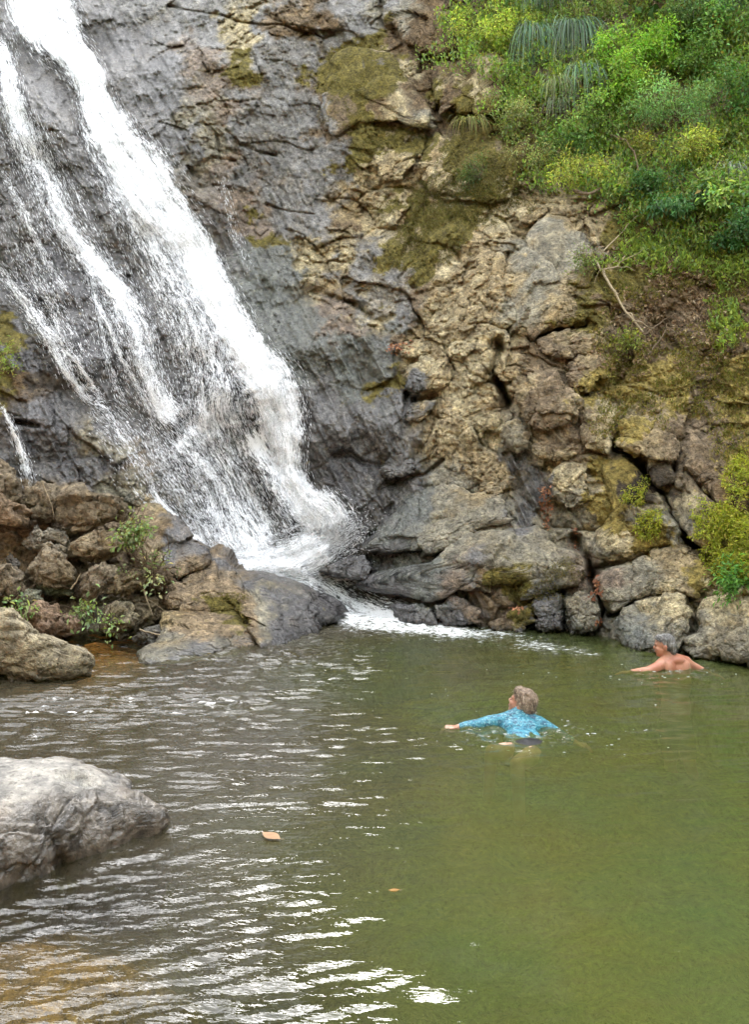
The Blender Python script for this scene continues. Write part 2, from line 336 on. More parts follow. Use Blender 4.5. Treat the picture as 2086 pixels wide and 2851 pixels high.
# water-worn lineation running down the slab
ang = math.radians(27); ca, sa = math.cos(ang), math.sin(ang)
al = gpx * sa + gpy * ca; ac = gpx * ca - gpy * sa
L = np.stack([ac / 42, al / 230, np.zeros_like(al)], 1)
smooth_w = (1 - FAC).clip(0, 1) * 1.3
Hh += smooth_w * (.085 * ridged(L + .6 * warp, 4, 43) + .03 * fbm(P0 * 6, 3, 45) + .03 * ridged(L * 3.1, 3, 47))
for (bx, by, rx, ry, an, hh) in BUMPS:
    a = math.radians(an); dx, dy = gpx - bx, gpy - by
    u = (dx * math.cos(a) - dy * math.sin(a) * -1 * -1) / rx if False else (dx * math.cos(a) + dy * math.sin(a)) / rx
    v = (-dx * math.sin(a) + dy * math.cos(a)) / ry
    Hh += hh * np.exp(-(u * u + v * v) ** 1.3 * .9)
for pts, w, dep in CREV:
    jx = 9 * warp[:, 0] / .13; jy = 9 * warp[:, 2] / .13
    pad = 120; xs = [p[0] for p in pts]; ys = [p[1] for p in pts]
    m = (gpx > min(xs) - pad) & (gpx < max(xs) + pad) & (gpy > min(ys) - pad) & (gpy < max(ys) + pad)
    d = seg_d(gpx[m] + jx[m], gpy[m] + jy[m], pts)
    if min(xs) > 1300 and w > 8: dep, w = dep * 1.9, w * 1.25
    wv = w * (.75 + .55 * vnoise(P0[m] * 4.5, 57)); Hh[m] -= dep * (.7 + .6 * vnoise(P0[m] * 3, 58)) * np.exp(-(d / np.maximum(wv, 1.5)) ** 2)
gD = np.maximum(gD0 - Hh, 2.5)
CV = unproj(gpx, gpy, gD)
DG = gD.reshape(R, Cn)
def blur(A, k):
    for ax in (0, 1):
        c = np.cumsum(np.pad(A, [(k + 1, k) if i == ax else (0, 0) for i in (0, 1)], mode='edge'), axis=ax)
        A = (np.take(c, np.arange(2 * k + 1, c.shape[ax]), ax) - np.take(c, np.arange(0, c.shape[ax] - 2 * k - 1), ax)) / (2 * k + 1)
    return A
DB = blur(DG, 6)
DM = DG.copy()
for ax_ in (0, 1):
    for k_ in range(1, 5): DM = np.minimum(DM, np.minimum(np.roll(DG if ax_ == 0 else DM0, k_, ax_), np.roll(DG if ax_ == 0 else DM0, -k_, ax_)))
    DM0 = DM.copy()
DM = blur(DM, 4)
def lookup(G, px, py):
    px = np.asarray(px, float); py = np.asarray(py, float)
    ci = np.interp(px, cols, np.arange(Cn)); r0 = len(tt)
    ri = np.where(py < -15, r0 - 1 + 0 * py, np.interp(py, np.r_[rows_in, rows_lo], np.arange(r0, R)))
    tfrac = np.clip((-15 - py) / np.interp(px, cols, ext), 0, 1)
    ri = np.where(py < -15, np.interp(tfrac, np.r_[0, tt[::-1]], np.arange(r0, -1, -1)), ri)
    i0 = np.clip(ri.astype(int), 0, R - 2); j0 = np.clip(ci.astype(int), 0, Cn - 2); fy = np.clip(ri - i0, 0, 1); fx = np.clip(ci - j0, 0, 1)
    return (G[i0, j0] * (1 - fy) * (1 - fx) + G[i0, j0 + 1] * (1 - fy) * fx + G[i0 + 1, j0] * fy * (1 - fx) + G[i0 + 1, j0 + 1] * fy * fx)
DF = DG.copy()            # the same with the single rocks added in front
def on_rock(px, py): return unproj(px, py, lookup(DF, px, py))
def on_cliff(px, py, off=0.0): return unproj(px, py, lookup(DG, px, py) - off)
idx = np.arange(R * Cn).reshape(R, Cn)
quads = np.stack([idx[:-1, :-1], idx[1:, :-1], idx[1:, 1:], idx[:-1, 1:]], -1).reshape(-1, 4)
# the ground goes on behind the cliff's brow
V = CV; T = TINT; W = WET
for k, (dy, dz) in enumerate(((1.5, .5), (5, 1.2), (16, 2.0), (60, 5.0))):
    nv = CV[idx[0]] + np.array([0, dy, dz]); base = len(V)
    prev = idx[0] if k == 0 else np.arange(base - Cn, base)
    V = np.r_[V, nv]; T = np.r_[T, TINT[idx[0]]]; W = np.r_[W, WET[idx[0]] * 0]
    cur = np.arange(base, base + Cn)
    quads = np.r_[quads, np.stack([cur[:-1], prev[:-1], prev[1:], cur[1:]], 1)]
cliff = mesh_obj("cliff", V, quads, M_ROCK, smooth=False, attrs={"tint": ('FLOAT_COLOR', T), "wet": ('FLOAT', W)})
tag(cliff, "tall wet grey and tan rock cliff that the waterfall runs down", "cliff", kind="structure")

# ------------------------------------------------------------------ single rocks: an outline given its own distance, depth and broken faces
_ico = {}
def ico(sub):
    if sub not in _ico:
        bm = bmesh.new(); bmesh.ops.create_icosphere(bm, subdivisions=sub, radius=1.0)
        _ico[sub] = (np.array([v.co[:] for v in bm.verts]), np.array([[v.index for v in f.verts] for f in bm.faces])); bm.free()
    return _ico[sub]
def star_radius(poly, c, th):
    """distance from c to the outline in each direction th (outline resampled and smoothed)"""
    p = np.array(poly, float); q = np.roll(p, -1, 0)
    s = np.linspace(0, 1, 14, endpoint=False)
    pts = (p[:, None] * (1 - s[None, :, None]) + q[:, None] * s[None, :, None]).reshape(-1, 2) - c
    a = np.arctan2(pts[:, 1], pts[:, 0]); r = np.hypot(pts[:, 0], pts[:, 1])
    bins = 96; R_ = np.full(bins, np.nan); k = ((a + math.pi) / (2 * math.pi) * bins).astype(int) % bins
    for i in range(bins):
        m = k == i
        if m.any(): R_[i] = r[m].max()
    ok = ~np.isnan(R_); xi = np.arange(bins)
    R_ = np.interp(xi, np.r_[xi[ok] - bins, xi[ok], xi[ok] + bins], np.r_[R_[ok], R_[ok], R_[ok]])
    t = (th + math.pi) / (2 * math.pi) * bins - .5
    return np.interp(t % bins, np.arange(bins + 1), np.r_[R_, R_[0]])
def poly_c(poly):
    p = np.array(poly, float); x, y = p[:, 0], p[:, 1]; x1, y1 = np.roll(x, -1), np.roll(y, -1)
    cr = x * y1 - x1 * y; A = cr.sum() / 2
    return np.array([((x + x1) * cr).sum() / (6 * A), ((y + y1) * cr).sum() / (6 * A)])
def rock(name, poly, proud=.08, thick=None, d=None, grad=(0, 0), sub=5, rough=1.0, seed=1, parent=None, back=None, square=.5, tint=None, wetv=None, follow=1.0):
    """poly in view pixels. The rock lies along the slope (follow) or at distance d; thick = how far it bulges (m)."""
    c = poly_c(poly); S, Fc = ico(sub)
    th = np.arctan2(S[:, 1], S[:, 0]); rr = star_radius(poly, c, th) * .95
    rho = np.hypot(S[:, 0], S[:, 1]); w = S[:, 2]
    # blunter than a ball: broad face, tight shoulders
    rho_s = np.clip(rho, 0, 1) ** .72
    wz = np.sign(w) * np.abs(w) ** square
    px = c[0] + np.cos(th) * rr * rho_s; py = c[1] + np.sin(th) * rr * rho_s
    dc = d if d is not None else float(D0(np.array([c[0]]), np.array([c[1]]))[0])
    if d is None: base = dc + follow * (D0(px, py) - dc)
    else: base = d + grad[0] * (px - c[0]) + grad[1] * (py - c[1])
    rad = float(np.median(star_radius(poly, c, np.linspace(-3.1, 3.1, 40)))) / F * dc
    t = thick if thick else .62 * rad
    bk = back if back else max(t, .35)
    dd = base - proud - np.where(wz > 0, wz * t, wz * bk)
    P = unproj(px, py, dd)
    ctr = unproj(c[0], c[1], dc - proud)
    nrm = P - ctr; nrm /= np.linalg.norm(nrm, axis=1, keepdims=True) + 1e-9
    k = 1 / max(rad, .08)
    wp = np.stack([fbm(P * k * .9, 2, seed + a) for a in (1, 2, 3)], 1) * .14 / k
    h = rough * rad * (.38 * facets((P + wp) * k * .9 + seed, seed) + .11 * facets((P + wp) * k * 2.6 + seed, seed + 5) + .03 * fbm(P * k * 1.6, 2, seed + 9)) + rough * (.030 * facets((P + wp) / .16, seed + 6) + .018 * facets(P / .06, seed + 7))
    P = P + nrm * h[:, None]
    P = np.c_[P[:, 0], np.maximum(P[:, 1], 1.0), P[:, 2]]
    T_, W_, _ = paint(px, py, P)
    if tint is not None:
        v = 1 + .25 * fbm(P * 5, 4, seed + 3)
        blot = sstep(.1, .7, fbm(P * 3.3, 4, seed + 4))[:, None] * .5
        T_ = np.array(tint)[None] * v[:, None] * (1 - blot) + blot * np.array(tint)[None] * np.array([.62, .55, .42]); T_ = T_.clip(.01, .8)
    if wetv is not None: W_ = np.full(len(P), wetv)
    # splash zone just above the waterline is wet and darker stone
    zs = sstep(.16, .02, P[:, 2] + .05 * fbm(P * 6, 3, 5)); W_ = np.maximum(W_, zs); T_ = T_ * (1 - .5 * zs[:, None])
    qx = CX + P[:, 0] / P[:, 1] * F; qy = HOR + (CAM_H - P[:, 2]) / P[:, 1] * F
    m = (qy > -15) & (qx > -40) & (qx < 2125) & (qy < 1870)
    ri = np.interp(qy[m], np.r_[rows_in, rows_lo], np.arange(len(tt), R)).round().astype(int); ci = np.interp(qx[m], cols, np.arange(Cn)).round().astype(int)
    for da in (-1, 0, 1):
        for db in (-1, 0, 1): np.minimum.at(DF, (np.clip(ri + da, 0, R - 1), np.clip(ci + db, 0, Cn - 1)), P[m, 1])
    o = mesh_obj(name, P, Fc, M_ROCK, smooth=False, attrs={"tint": ('FLOAT_COLOR', T_), "wet": ('FLOAT', W_)}, parent=parent)
    return o

CLIFF_ROCKS = [  # outline, proud, thick
 ([(1530,585),(1580,595),(1630,635),(1660,685),(1675,740),(1640,800),(1590,830),(1545,910),(1500,930),(1460,960),(1425,950),(1425,850),(1405,800),(1410,725),(1460,690),(1475,650),(1500,610)],.2,.55),
 ([(1310,780),(1325,710),(1360,695),(1405,700),(1410,735),(1400,780),(1410,830),(1420,850),(1360,860),(1335,830),(1312,800)],.15,.35),
 ([(1540,850),(1580,825),(1640,845),(1660,870),(1625,897),(1570,908),(1545,900)],.3,.3),
 ([(1485,945),(1540,925),(1630,915),(1695,945),(1690,980),(1580,1000),(1540,995),(1490,980)],.25,.4),
 ([(1570,1025),(1610,985),(1685,980),(1705,1020),(1700,1045),(1620,1100),(1610,1095),(1580,1060)],.35,.35),
 ([(1368,1015),(1400,980),(1440,975),(1470,1000),(1490,1035),(1440,1060),(1400,1055),(1372,1040)],.25,.3),
 ([(1415,1080),(1440,1050),(1500,1040),(1550,1020),(1590,1070),(1625,1110),(1620,1160),(1605,1200),(1540,1212),(1480,1205),(1450,1190),(1435,1150)],.4,.45),
 ([(1325,915),(1355,870),(1390,875),(1410,900),(1395,925),(1350,935)],.12,.2),([(1320,950),(1345,930),(1380,945),(1380,970),(1350,980)],.12,.2),([(1410,880),(1435,870),(1450,900),(1435,930),(1410,920)],.15,.2),
 ([(1210,880),(1260,790),(1310,800),(1340,860),(1330,910),(1320,960),(1320,1035),(1260,1020),(1240,970),(1170,950)],.08,.2),
 ([(1120,1080),(1130,1020),(1170,995),(1240,1000),(1270,1035),(1250,1080),(1200,1095),(1150,1100)],.2,.3),
 ([(1130,1140),(1170,1120),(1215,1115),(1200,1155),(1160,1180),(1130,1170)],.15,.25),
 ([(1230,1100),(1300,1090),(1400,1140),(1410,1165),(1375,1190),(1275,1200),(1230,1160)],.08,.2),
 ([(1392,1215),(1410,1180),(1440,1165),(1460,1185),(1480,1220),(1470,1245),(1440,1260),(1405,1250)],.2,.3),
 ([(1475,1245),(1510,1225),(1610,1245),(1620,1265),(1580,1285),(1520,1285),(1480,1265)],.15,.3),
 ([(1530,1340),(1560,1300),(1630,1310),(1640,1360),(1650,1395),(1580,1410),(1540,1380)],.1,.25),
 ([(1675,1290),(1730,1265),(1760,1295),(1800,1335),(1815,1360),(1850,1390),(1875,1425),(1895,1490),(1910,1515),(1850,1520),(1740,1560),(1645,1565),(1660,1480),(1700,1420),(1690,1350)],.12,.35),
 ([(1710,1240),(1725,1165),(1770,1140),(1860,1145),(1890,1200),(1895,1265),(1885,1345),(1840,1370),(1805,1340),(1800,1280),(1760,1255)],.4,.4),
 ([(1615,1110),(1660,1100),(1710,1130),(1720,1165),(1710,1225),(1695,1265),(1630,1250),(1615,1210)],.25,.3),
 ([(1890,1230),(1930,1200),(1985,1250),(2010,1315),(2085,1380),(2085,1420),(2040,1430),(1995,1400),(1935,1330),(1895,1290)],.3,.35),
 ([(1850,1380),(1880,1320),(1910,1300),(1930,1340),(1980,1395),(2040,1440),(2086,1460),(2140,1500),(2140,1630),(2025,1630),(2005,1560),(1940,1510),(1895,1465)],.3,.35),
 ([(1640,1615),(1685,1585),(1765,1560),(1850,1525),(1920,1520),(1970,1560),(2010,1590),(2015,1630),(1935,1665),(1925,1650),(1810,1655),(1740,1685),(1690,1715),(1675,1680),(1655,1640)],.2,.35),
 ([(1700,1740),(1740,1695),(1810,1660),(1870,1645),(1920,1650),(1935,1690),(1925,1745),(1890,1815),(1800,1830),(1720,1800)],.3,.4),
 ([(1930,1700),(1960,1660),(2030,1640),(2140,1640),(2180,1700),(2180,1880),(2050,1860),(1930,1830),(1890,1790),(1925,1750)],.3,.45),
 ([(1570,1665),(1620,1640),(1660,1650),(1675,1700),(1660,1750),(1590,1770),(1570,1715)],.12,.3),
 ([(1480,1685),(1530,1650),(1565,1650),(1575,1700),(1575,1765),(1495,1760)],.1,.3),([(1360,1735),(1425,1700),(1485,1680),(1495,1730),(1450,1765),(1380,1765)],.1,.25),
 ([(1440,1630),(1500,1600),(1580,1550),(1630,1580),(1615,1630),(1540,1650),(1495,1665),(1450,1670)],.15,.3),
 ([(970,1630),(1040,1600),(1180,1570),(1300,1480),(1500,1465),(1620,1550),(1600,1600),(1390,1640),(1250,1650),(1240,1670),(1170,1675),(1080,1650),(1020,1645)],.12,.4),
 ([(1010,1530),(1050,1460),(1120,1390),(1230,1340),(1330,1365),(1420,1370),(1450,1440),(1350,1480),(1260,1525),(1200,1550),(1120,1550),(1040,1550)],.12,.4),
 ([(880,1590),(950,1555),(1010,1545),(1040,1580),(1020,1615),(930,1605)],.15,.25),
 ([(1215,1690),(1260,1655),(1295,1665),(1340,1695),(1345,1745),(1230,1750)],.12,.25),([(1080,1680),(1170,1680),(1220,1705),(1225,1745),(1110,1735)],.1,.2),
 ([(1050,1305),(1100,1275),(1145,1265),(1165,1300),(1150,1320),(1080,1335)],.15,.25),([(1240,1305),(1270,1255),(1305,1275),(1320,1310),(1280,1325)],.1,.2),([(1340,1375),(1355,1320),(1400,1300),(1435,1330),(1420,1360),(1380,1385)],.12,.25),
 ([(895,210),(930,150),(970,130),(1040,135),(1100,145),(1120,190),(1150,240),(1190,295),(1210,350),(1110,340),(1040,345),(990,350),(930,385),(900,370),(875,310),(885,270)],.25,.5),
 ([(1060,-60),(1060,30),(1070,70),(1100,105),(1120,125),(1225,170),(1280,150),(1270,80),(1260,0),(1250,-60)],.3,.5),
 ([(1220,190),(1300,160),(1380,150),(1430,200),(1390,280),(1380,310),(1280,320),(1250,300),(1225,320),(1215,250)],.25,.4),
 ([(1165,455),(1215,360),(1250,390),(1275,445),(1280,490),(1240,525),(1210,540),(1180,500)],.2,.3),([(1045,435),(1080,420),(1160,420),(1170,450),(1130,480),(1120,505),(1060,505)],.12,.2),
 ([(1430,590),(1470,565),(1530,575),(1530,588),(1480,620),(1450,620)],.2,.25),
 ([(570,1130),(582,1080),(605,1055),(640,1068),(650,1100),(620,1145),(592,1155)],.10,.14),
 ([(320,1360),(370,1340),(430,1380),(440,1400),(380,1412),(350,1395)],.15,.25),
]
for i, (pl, pr, tk) in enumerate(CLIFF_ROCKS):
    big = max(p[0] for p in pl) - min(p[0] for p in pl) > 90
    wide = max(p[0] for p in pl) - min(p[0] for p in pl) > 220
    rock("rock", pl, pr * .45, tk * (.5 if wide else .62), sub=6 if big else 5, rough=.55 if wide else .8, seed=100 + i * 7, parent=cliff)
# ------------------------------------------------------------------ pool bed, banks and added unseen hills: one sheet
def smn(n, lo, hi, w): return sstep(lo, hi, n) * w
bx = np.r_[np.arange(-60, -9, 3.0), np.arange(-9, 9, .12), np.arange(9, 61, 3.0)]
by = np.r_[np.arange(-60, -4, 3.0), np.arange(-4, 12.6, .12), np.arange(12.6, 14, .5)]
BX, BY = np.meshgrid(bx, by); q = BY + .9 * BX
dep = .22 * sstep(-1, .6, q) + .75 * sstep(1.8, 4.8, q)
dep *= 1 - .95 * np.exp(-(((BX + 3.1) / 1.1) ** 2 + ((BY - 9.1) / 1.35) ** 2) ** 2)
dep *= 1 - .7 * np.exp(-(((BX - 2.6) / 1.6) ** 2 + ((BY - 9.7) / .9) ** 2))
bank = -.55 * sstep(.5, -2.0, q) - 9 * sstep(-4, -18, BY) - 16 * sstep(8.5, 17, -BX) - 12 * sstep(7.5, 17, BX)  # far terms raise unseen hills round the pool, added to hold back sky light
Pb = np.stack([BX.ravel(), BY.ravel(), np.zeros(BX.size)], 1)
BZ = -(dep + bank).ravel() - .06 + .09 * fbm(Pb * 1.6, 4, 301) + .05 * fbm(Pb * 6, 3, 311)
silt = np.array([.33, .32, .115]); gravel = np.array([.46, .225, .15]); rust = np.array([.50, .19, .08])
sh = sstep(-.62, -.25, BZ)[:, None]
lf = sstep(.6, -1.2, Pb[:, 0])[:, None]; silt = silt * (1 - lf) + np.array([.15, .125, .07]) * lf
bt = silt * (1 - sh) + gravel * sh
ru = np.exp(-(((Pb[:, 0] + 3.1) / 1.2) ** 2 + ((Pb[:, 1] - 9.0) / 1.4) ** 2) ** 2)[:, None].clip(0, 1); bt = bt * (1 - ru) + rust * ru
hl = sstep(.8, 2.5, BZ)[:, None]; bt = bt * (1 - hl) + np.array([.06, .095, .03]) * hl
bt *= (1 + .35 * fbm(Pb * 4, 4, 321))[:, None]
gi = np.arange(BX.size).reshape(BX.shape)
ground = mesh_obj("ground", np.c_[Pb[:, :2], BZ], np.stack([gi[:-1, :-1], gi[:-1, 1:], gi[1:, 1:], gi[1:, :-1]], -1).reshape(-1, 4), M_ROCK,
                  attrs={"tint": ('FLOAT_COLOR', bt.clip(.01, .6)), "wet": ('FLOAT', np.full(BX.size, .2))})
tag(ground, "silty brown pool bed rising to the bank", "ground", kind="structure")

# ------------------------------------------------------------------ water of the pool
wx = np.r_[np.arange(-12, -5, .2), np.arange(-5, 5, .036), np.arange(5, 9, .2)]
wy = np.r_[np.arange(-3, 2.2, .25), np.arange(2.2, 5, .015), np.arange(5, 8, .017), np.arange(8, 10.6, .026), np.arange(10.6, 13, .08)]
WX, WY = np.meshgrid(wx, wy); wsh = WX.shape
x, y = WX.ravel(), WY.ravel()
yy = np.maximum(y, .6); ppx = CX + x / yy * F; ppy = HOR + CAM_H / yy * F
Pw = np.stack([x, y, 0 * x], 1)
def ripple(rot, lx, ly, seed):
    a = math.radians(rot); u = x * math.cos(a) + y * math.sin(a); v = -x * math.sin(a) + y * math.cos(a)
    u = u + .10 * vnoise(Pw * 2.2, seed + 7); v = v + .05 * vnoise(Pw * 3.1 + 3, seed + 8)
    Z = 0 * x
    return 1 - np.abs(vnoise(np.stack([u / lx, v / ly, Z], 1), seed)) * 2 + .45 * vnoise(np.stack([u / lx * 2.3, v / ly * 2.1, Z + 4], 1), seed + 1)
turn = sstep(2180, 2420, ppy + .25 * (600 - ppx))
rough_l = sstep(1560, 560, ppx + 190 * fbm(Pw * .9, 3, 401) + .12 * (ppy - 1900))
patch = .55 + .45 * sstep(-.5, .5, fbm(Pw * np.array([.7, 1.2, 1]), 3, 411))
far = sstep(3.0, 9, y)
z = (1 - turn) * ripple(3, .30, .052, 421) * .0092 * (1 + 1.5 * far) + turn * ripple(22, .20, .042, 431) * .0078
z = z * (.24 + .76 * rough_l) * patch
z += .0075 * fbm(Pw * np.array([1.6, 2.9, 1]), 3, 441) + .0034 * fbm(Pw * np.array([3.5, 8, 1]), 2, 451) * (.6 + .4 * rough_l)
# low swell spreading from the outlet and crossing wavelets over the green half
ro = np.hypot(x - .1, y - 11.2) + .25 * vnoise(Pw * .9, 445)
z += .0034 * np.sin(ro * 2 * math.pi / .34) * sstep(-.3, .5, fbm(Pw * 1.1, 2, 446)) * (.35 + .65 * sstep(3, 8, y))
u2 = x * .93 + y * .36 + .12 * vnoise(Pw * 1.7, 447); z += .0030 * np.sin((y - .28 * x + .16 * vnoise(Pw * 1.5, 448)) * 2 * math.pi / .21) * sstep(.0, .7, fbm(np.stack([u2 * 1.2, y * 2.2, 0 * x], 1), 3, 449))
# stir round the swimmers and at the outlet
for (sx, sy, sr, sa_) in ((1.11, 6.0, .8, .011), (2.9, 7.9, .65, .009), (.15, 10.6, 1.3, .014)):
    rr_ = np.hypot(x - sx, (y - sy)); z += sa_ * np.exp(-(rr_ / sr) ** 2) * (vnoise(Pw * 13, 461) + .8 * np.sin(rr_ * 34))
FOAM = [(905,1700),(960,1712),(1040,1722),(1120,1735),(1230,1748),(1340,1768),(1460,1788),(1580,1808),(1680,1826)]
fd = seg_d(ppx + 16 * fbm(Pw * 2.4, 3, 471), ppy, FOAM)
fw = np.interp(ppx, [880, 960, 1100, 1250, 1400, 1560, 1680], [20, 42, 38, 30, 24, 16, 10])
foam = np.exp(-(fd / fw) ** 2) * np.interp(ppx, [860, 960, 1150, 1350, 1480, 1600, 1690], [.8, 1.5, 1.4, 1.05, .72, .5, .3])
for (sx, sy, s0) in ((1.11, 5.95, .34), (2.9, 7.85, .3)):
    foam += .42 * np.exp(-(((x - sx) / (s0 * 1.7)) ** 2 + ((y - sy) / s0) ** 2))
fd2 = seg_d(ppx, ppy, [(590, 1832), (700, 1822), (800, 1788)]); foam += .35 * np.exp(-(fd2 / 6) ** 2)
fd3 = seg_d(ppx, ppy, [(770, 1762), (800, 1764)]); foam += .8 * np.exp(-(fd3 / 7) ** 2)
foam = (foam * (.8 + .4 * fbm(Pw * 1.5, 3, 475))).clip(0, .88); z += .012 * foam * (fbm(Pw * 14, 3, 481) + .4)
wi = np.arange(x.size).reshape(wsh)
top = np.stack([wi[:-1, :-1], wi[:-1, 1:], wi[1:, 1:], wi[1:, :-1]], -1).reshape(-1, 4)
Vw = np.c_[x, y, z]; n0 = len(Vw)
me = bpy.data.meshes.new("water")
me.from_pydata(Vw.tolist(), [], top.tolist())
me.polygons.foreach_set("use_smooth", np.ones(len(me.polygons), bool))
a_ = me.attributes.new("foam", 'FLOAT', 'POINT'); a_.data.foreach_set("value", np.r_[foam, np.zeros(len(Vw) - n0)].astype(np.float32))
a_ = me.attributes.new("rough_l", 'FLOAT', 'POINT'); a_.data.foreach_set("value", np.r_[rough_l, np.zeros(len(Vw) - n0)].astype(np.float32))
dv = np.interp(y, by, np.arange(len(by))); du = np.interp(x, bx, np.arange(len(bx)))
bzg = (-BZ).reshape(BX.shape)[np.clip(np.round(dv).astype(int), 0, len(by) - 1), np.clip(np.round(du).astype(int), 0, len(bx) - 1)]
murk = .46 * (1 - np.exp(-(np.maximum(bzg, 0) / .5) ** 2)) * (1 - .18 * rough_l)
a_ = me.attributes.new("murk", 'FLOAT', 'POINT'); a_.data.foreach_set("value", np.r_[murk, np.zeros(len(Vw) - n0)].astype(np.float32))
me.update()
water = bpy.data.objects.new("water", me); COL.objects.link(water)
tag(water, "murky green pool with rippled surface at the foot of the waterfall", "pool", kind="structure")
N = NT("pool_water")
geo = N.n("NewGeometry").outputs["Position"]
nb = N.noise(N.mapping(geo, (7, 22, 1), (0, 0, .12)), 1.0, 3, .55); nb2 = N.noise(N.mapping(geo, (26, 60, 1), (0, 0, .25)), 1.0, 2, .5)
hgt = N.math('ADD', N.math('MULTIPLY', nb, .7), N.math('MULTIPLY', nb2, .08))
bmp = N.bump(hgt, .014, N.math('ADD', .30, N.math('MULTIPLY', N.attr("rough_l", "Fac"), .70)))
fr = N.n("Fresnel"); fr.inputs["IOR"].default_value = 1.42; N.put(fr.inputs["Normal"], bmp)
gl = N.n("BsdfGlossy"); gl.inputs["Roughness"].default_value = .012; N.put(gl.inputs["Normal"], bmp); gl.inputs["Color"].default_value = (1, 1, 1, 1)
tr = N.n("BsdfTransparent"); tr.inputs["Color"].default_value = (.80, .84, .62, 1)
# suspended silt: scatters green from just below the surface, the more the deeper the water
mk = N.n("BsdfDiffuse"); N.put(mk.inputs["Color"], N.mix(N.ramp(N.noise(geo, .9, 3, .6), .3, .7), (.140, .148, .042, 1), (.112, .146, .05, 1)))
mk_r = mk.inputs['Color'].links[0].from_socket; N.put(mk.inputs['Color'], N.mix(N.attr('rough_l', 'Fac'), mk_r, (.128, .108, .070, 1)))
m0 = N.n("MixShader"); N.put(m0.inputs[0], N.attr("murk", "Fac")); N.t.links.new(tr.outputs[0], m0.inputs[1]); N.t.links.new(mk.outputs[0], m0.inputs[2])
m1 = N.n("MixShader"); N.put(m1.inputs[0], fr.outputs[0]); N.t.links.new(m0.outputs[0], m1.inputs[1]); N.t.links.new(gl.outputs[0], m1.inputs[2])
fn = N.noise(N.mapping(geo, (1, 1.5, 1)), 11, 6, .72)
fmask = N.math('MULTIPLY', N.ramp(N.attr('foam', 'Fac'), .04, .22), N.ramp(N.math('ADD', N.attr("foam", "Fac"), N.math('MULTIPLY', N.math('SUBTRACT', fn, .5), 3.2)), .34, 1.25))
df = N.n("BsdfDiffuse"); df.inputs["Color"].default_value = (.86, .88, .88, 1)
m2 = N.n("MixShader"); N.put(m2.inputs[0], fmask); N.t.links.new(m1.outputs[0], m2.inputs[1]); N.t.links.new(df.outputs[0], m2.inputs[2])
N.done(m2.outputs[0])
vab = N.n('VolumeAbsorption'); vab.inputs['Color'].default_value = (.55, .62, .25, 1); vab.inputs['Density'].default_value = 1.7
N.t.links.new(vab.outputs[0], N.out.inputs['Volume'])
water.data.materials.append(N.m)

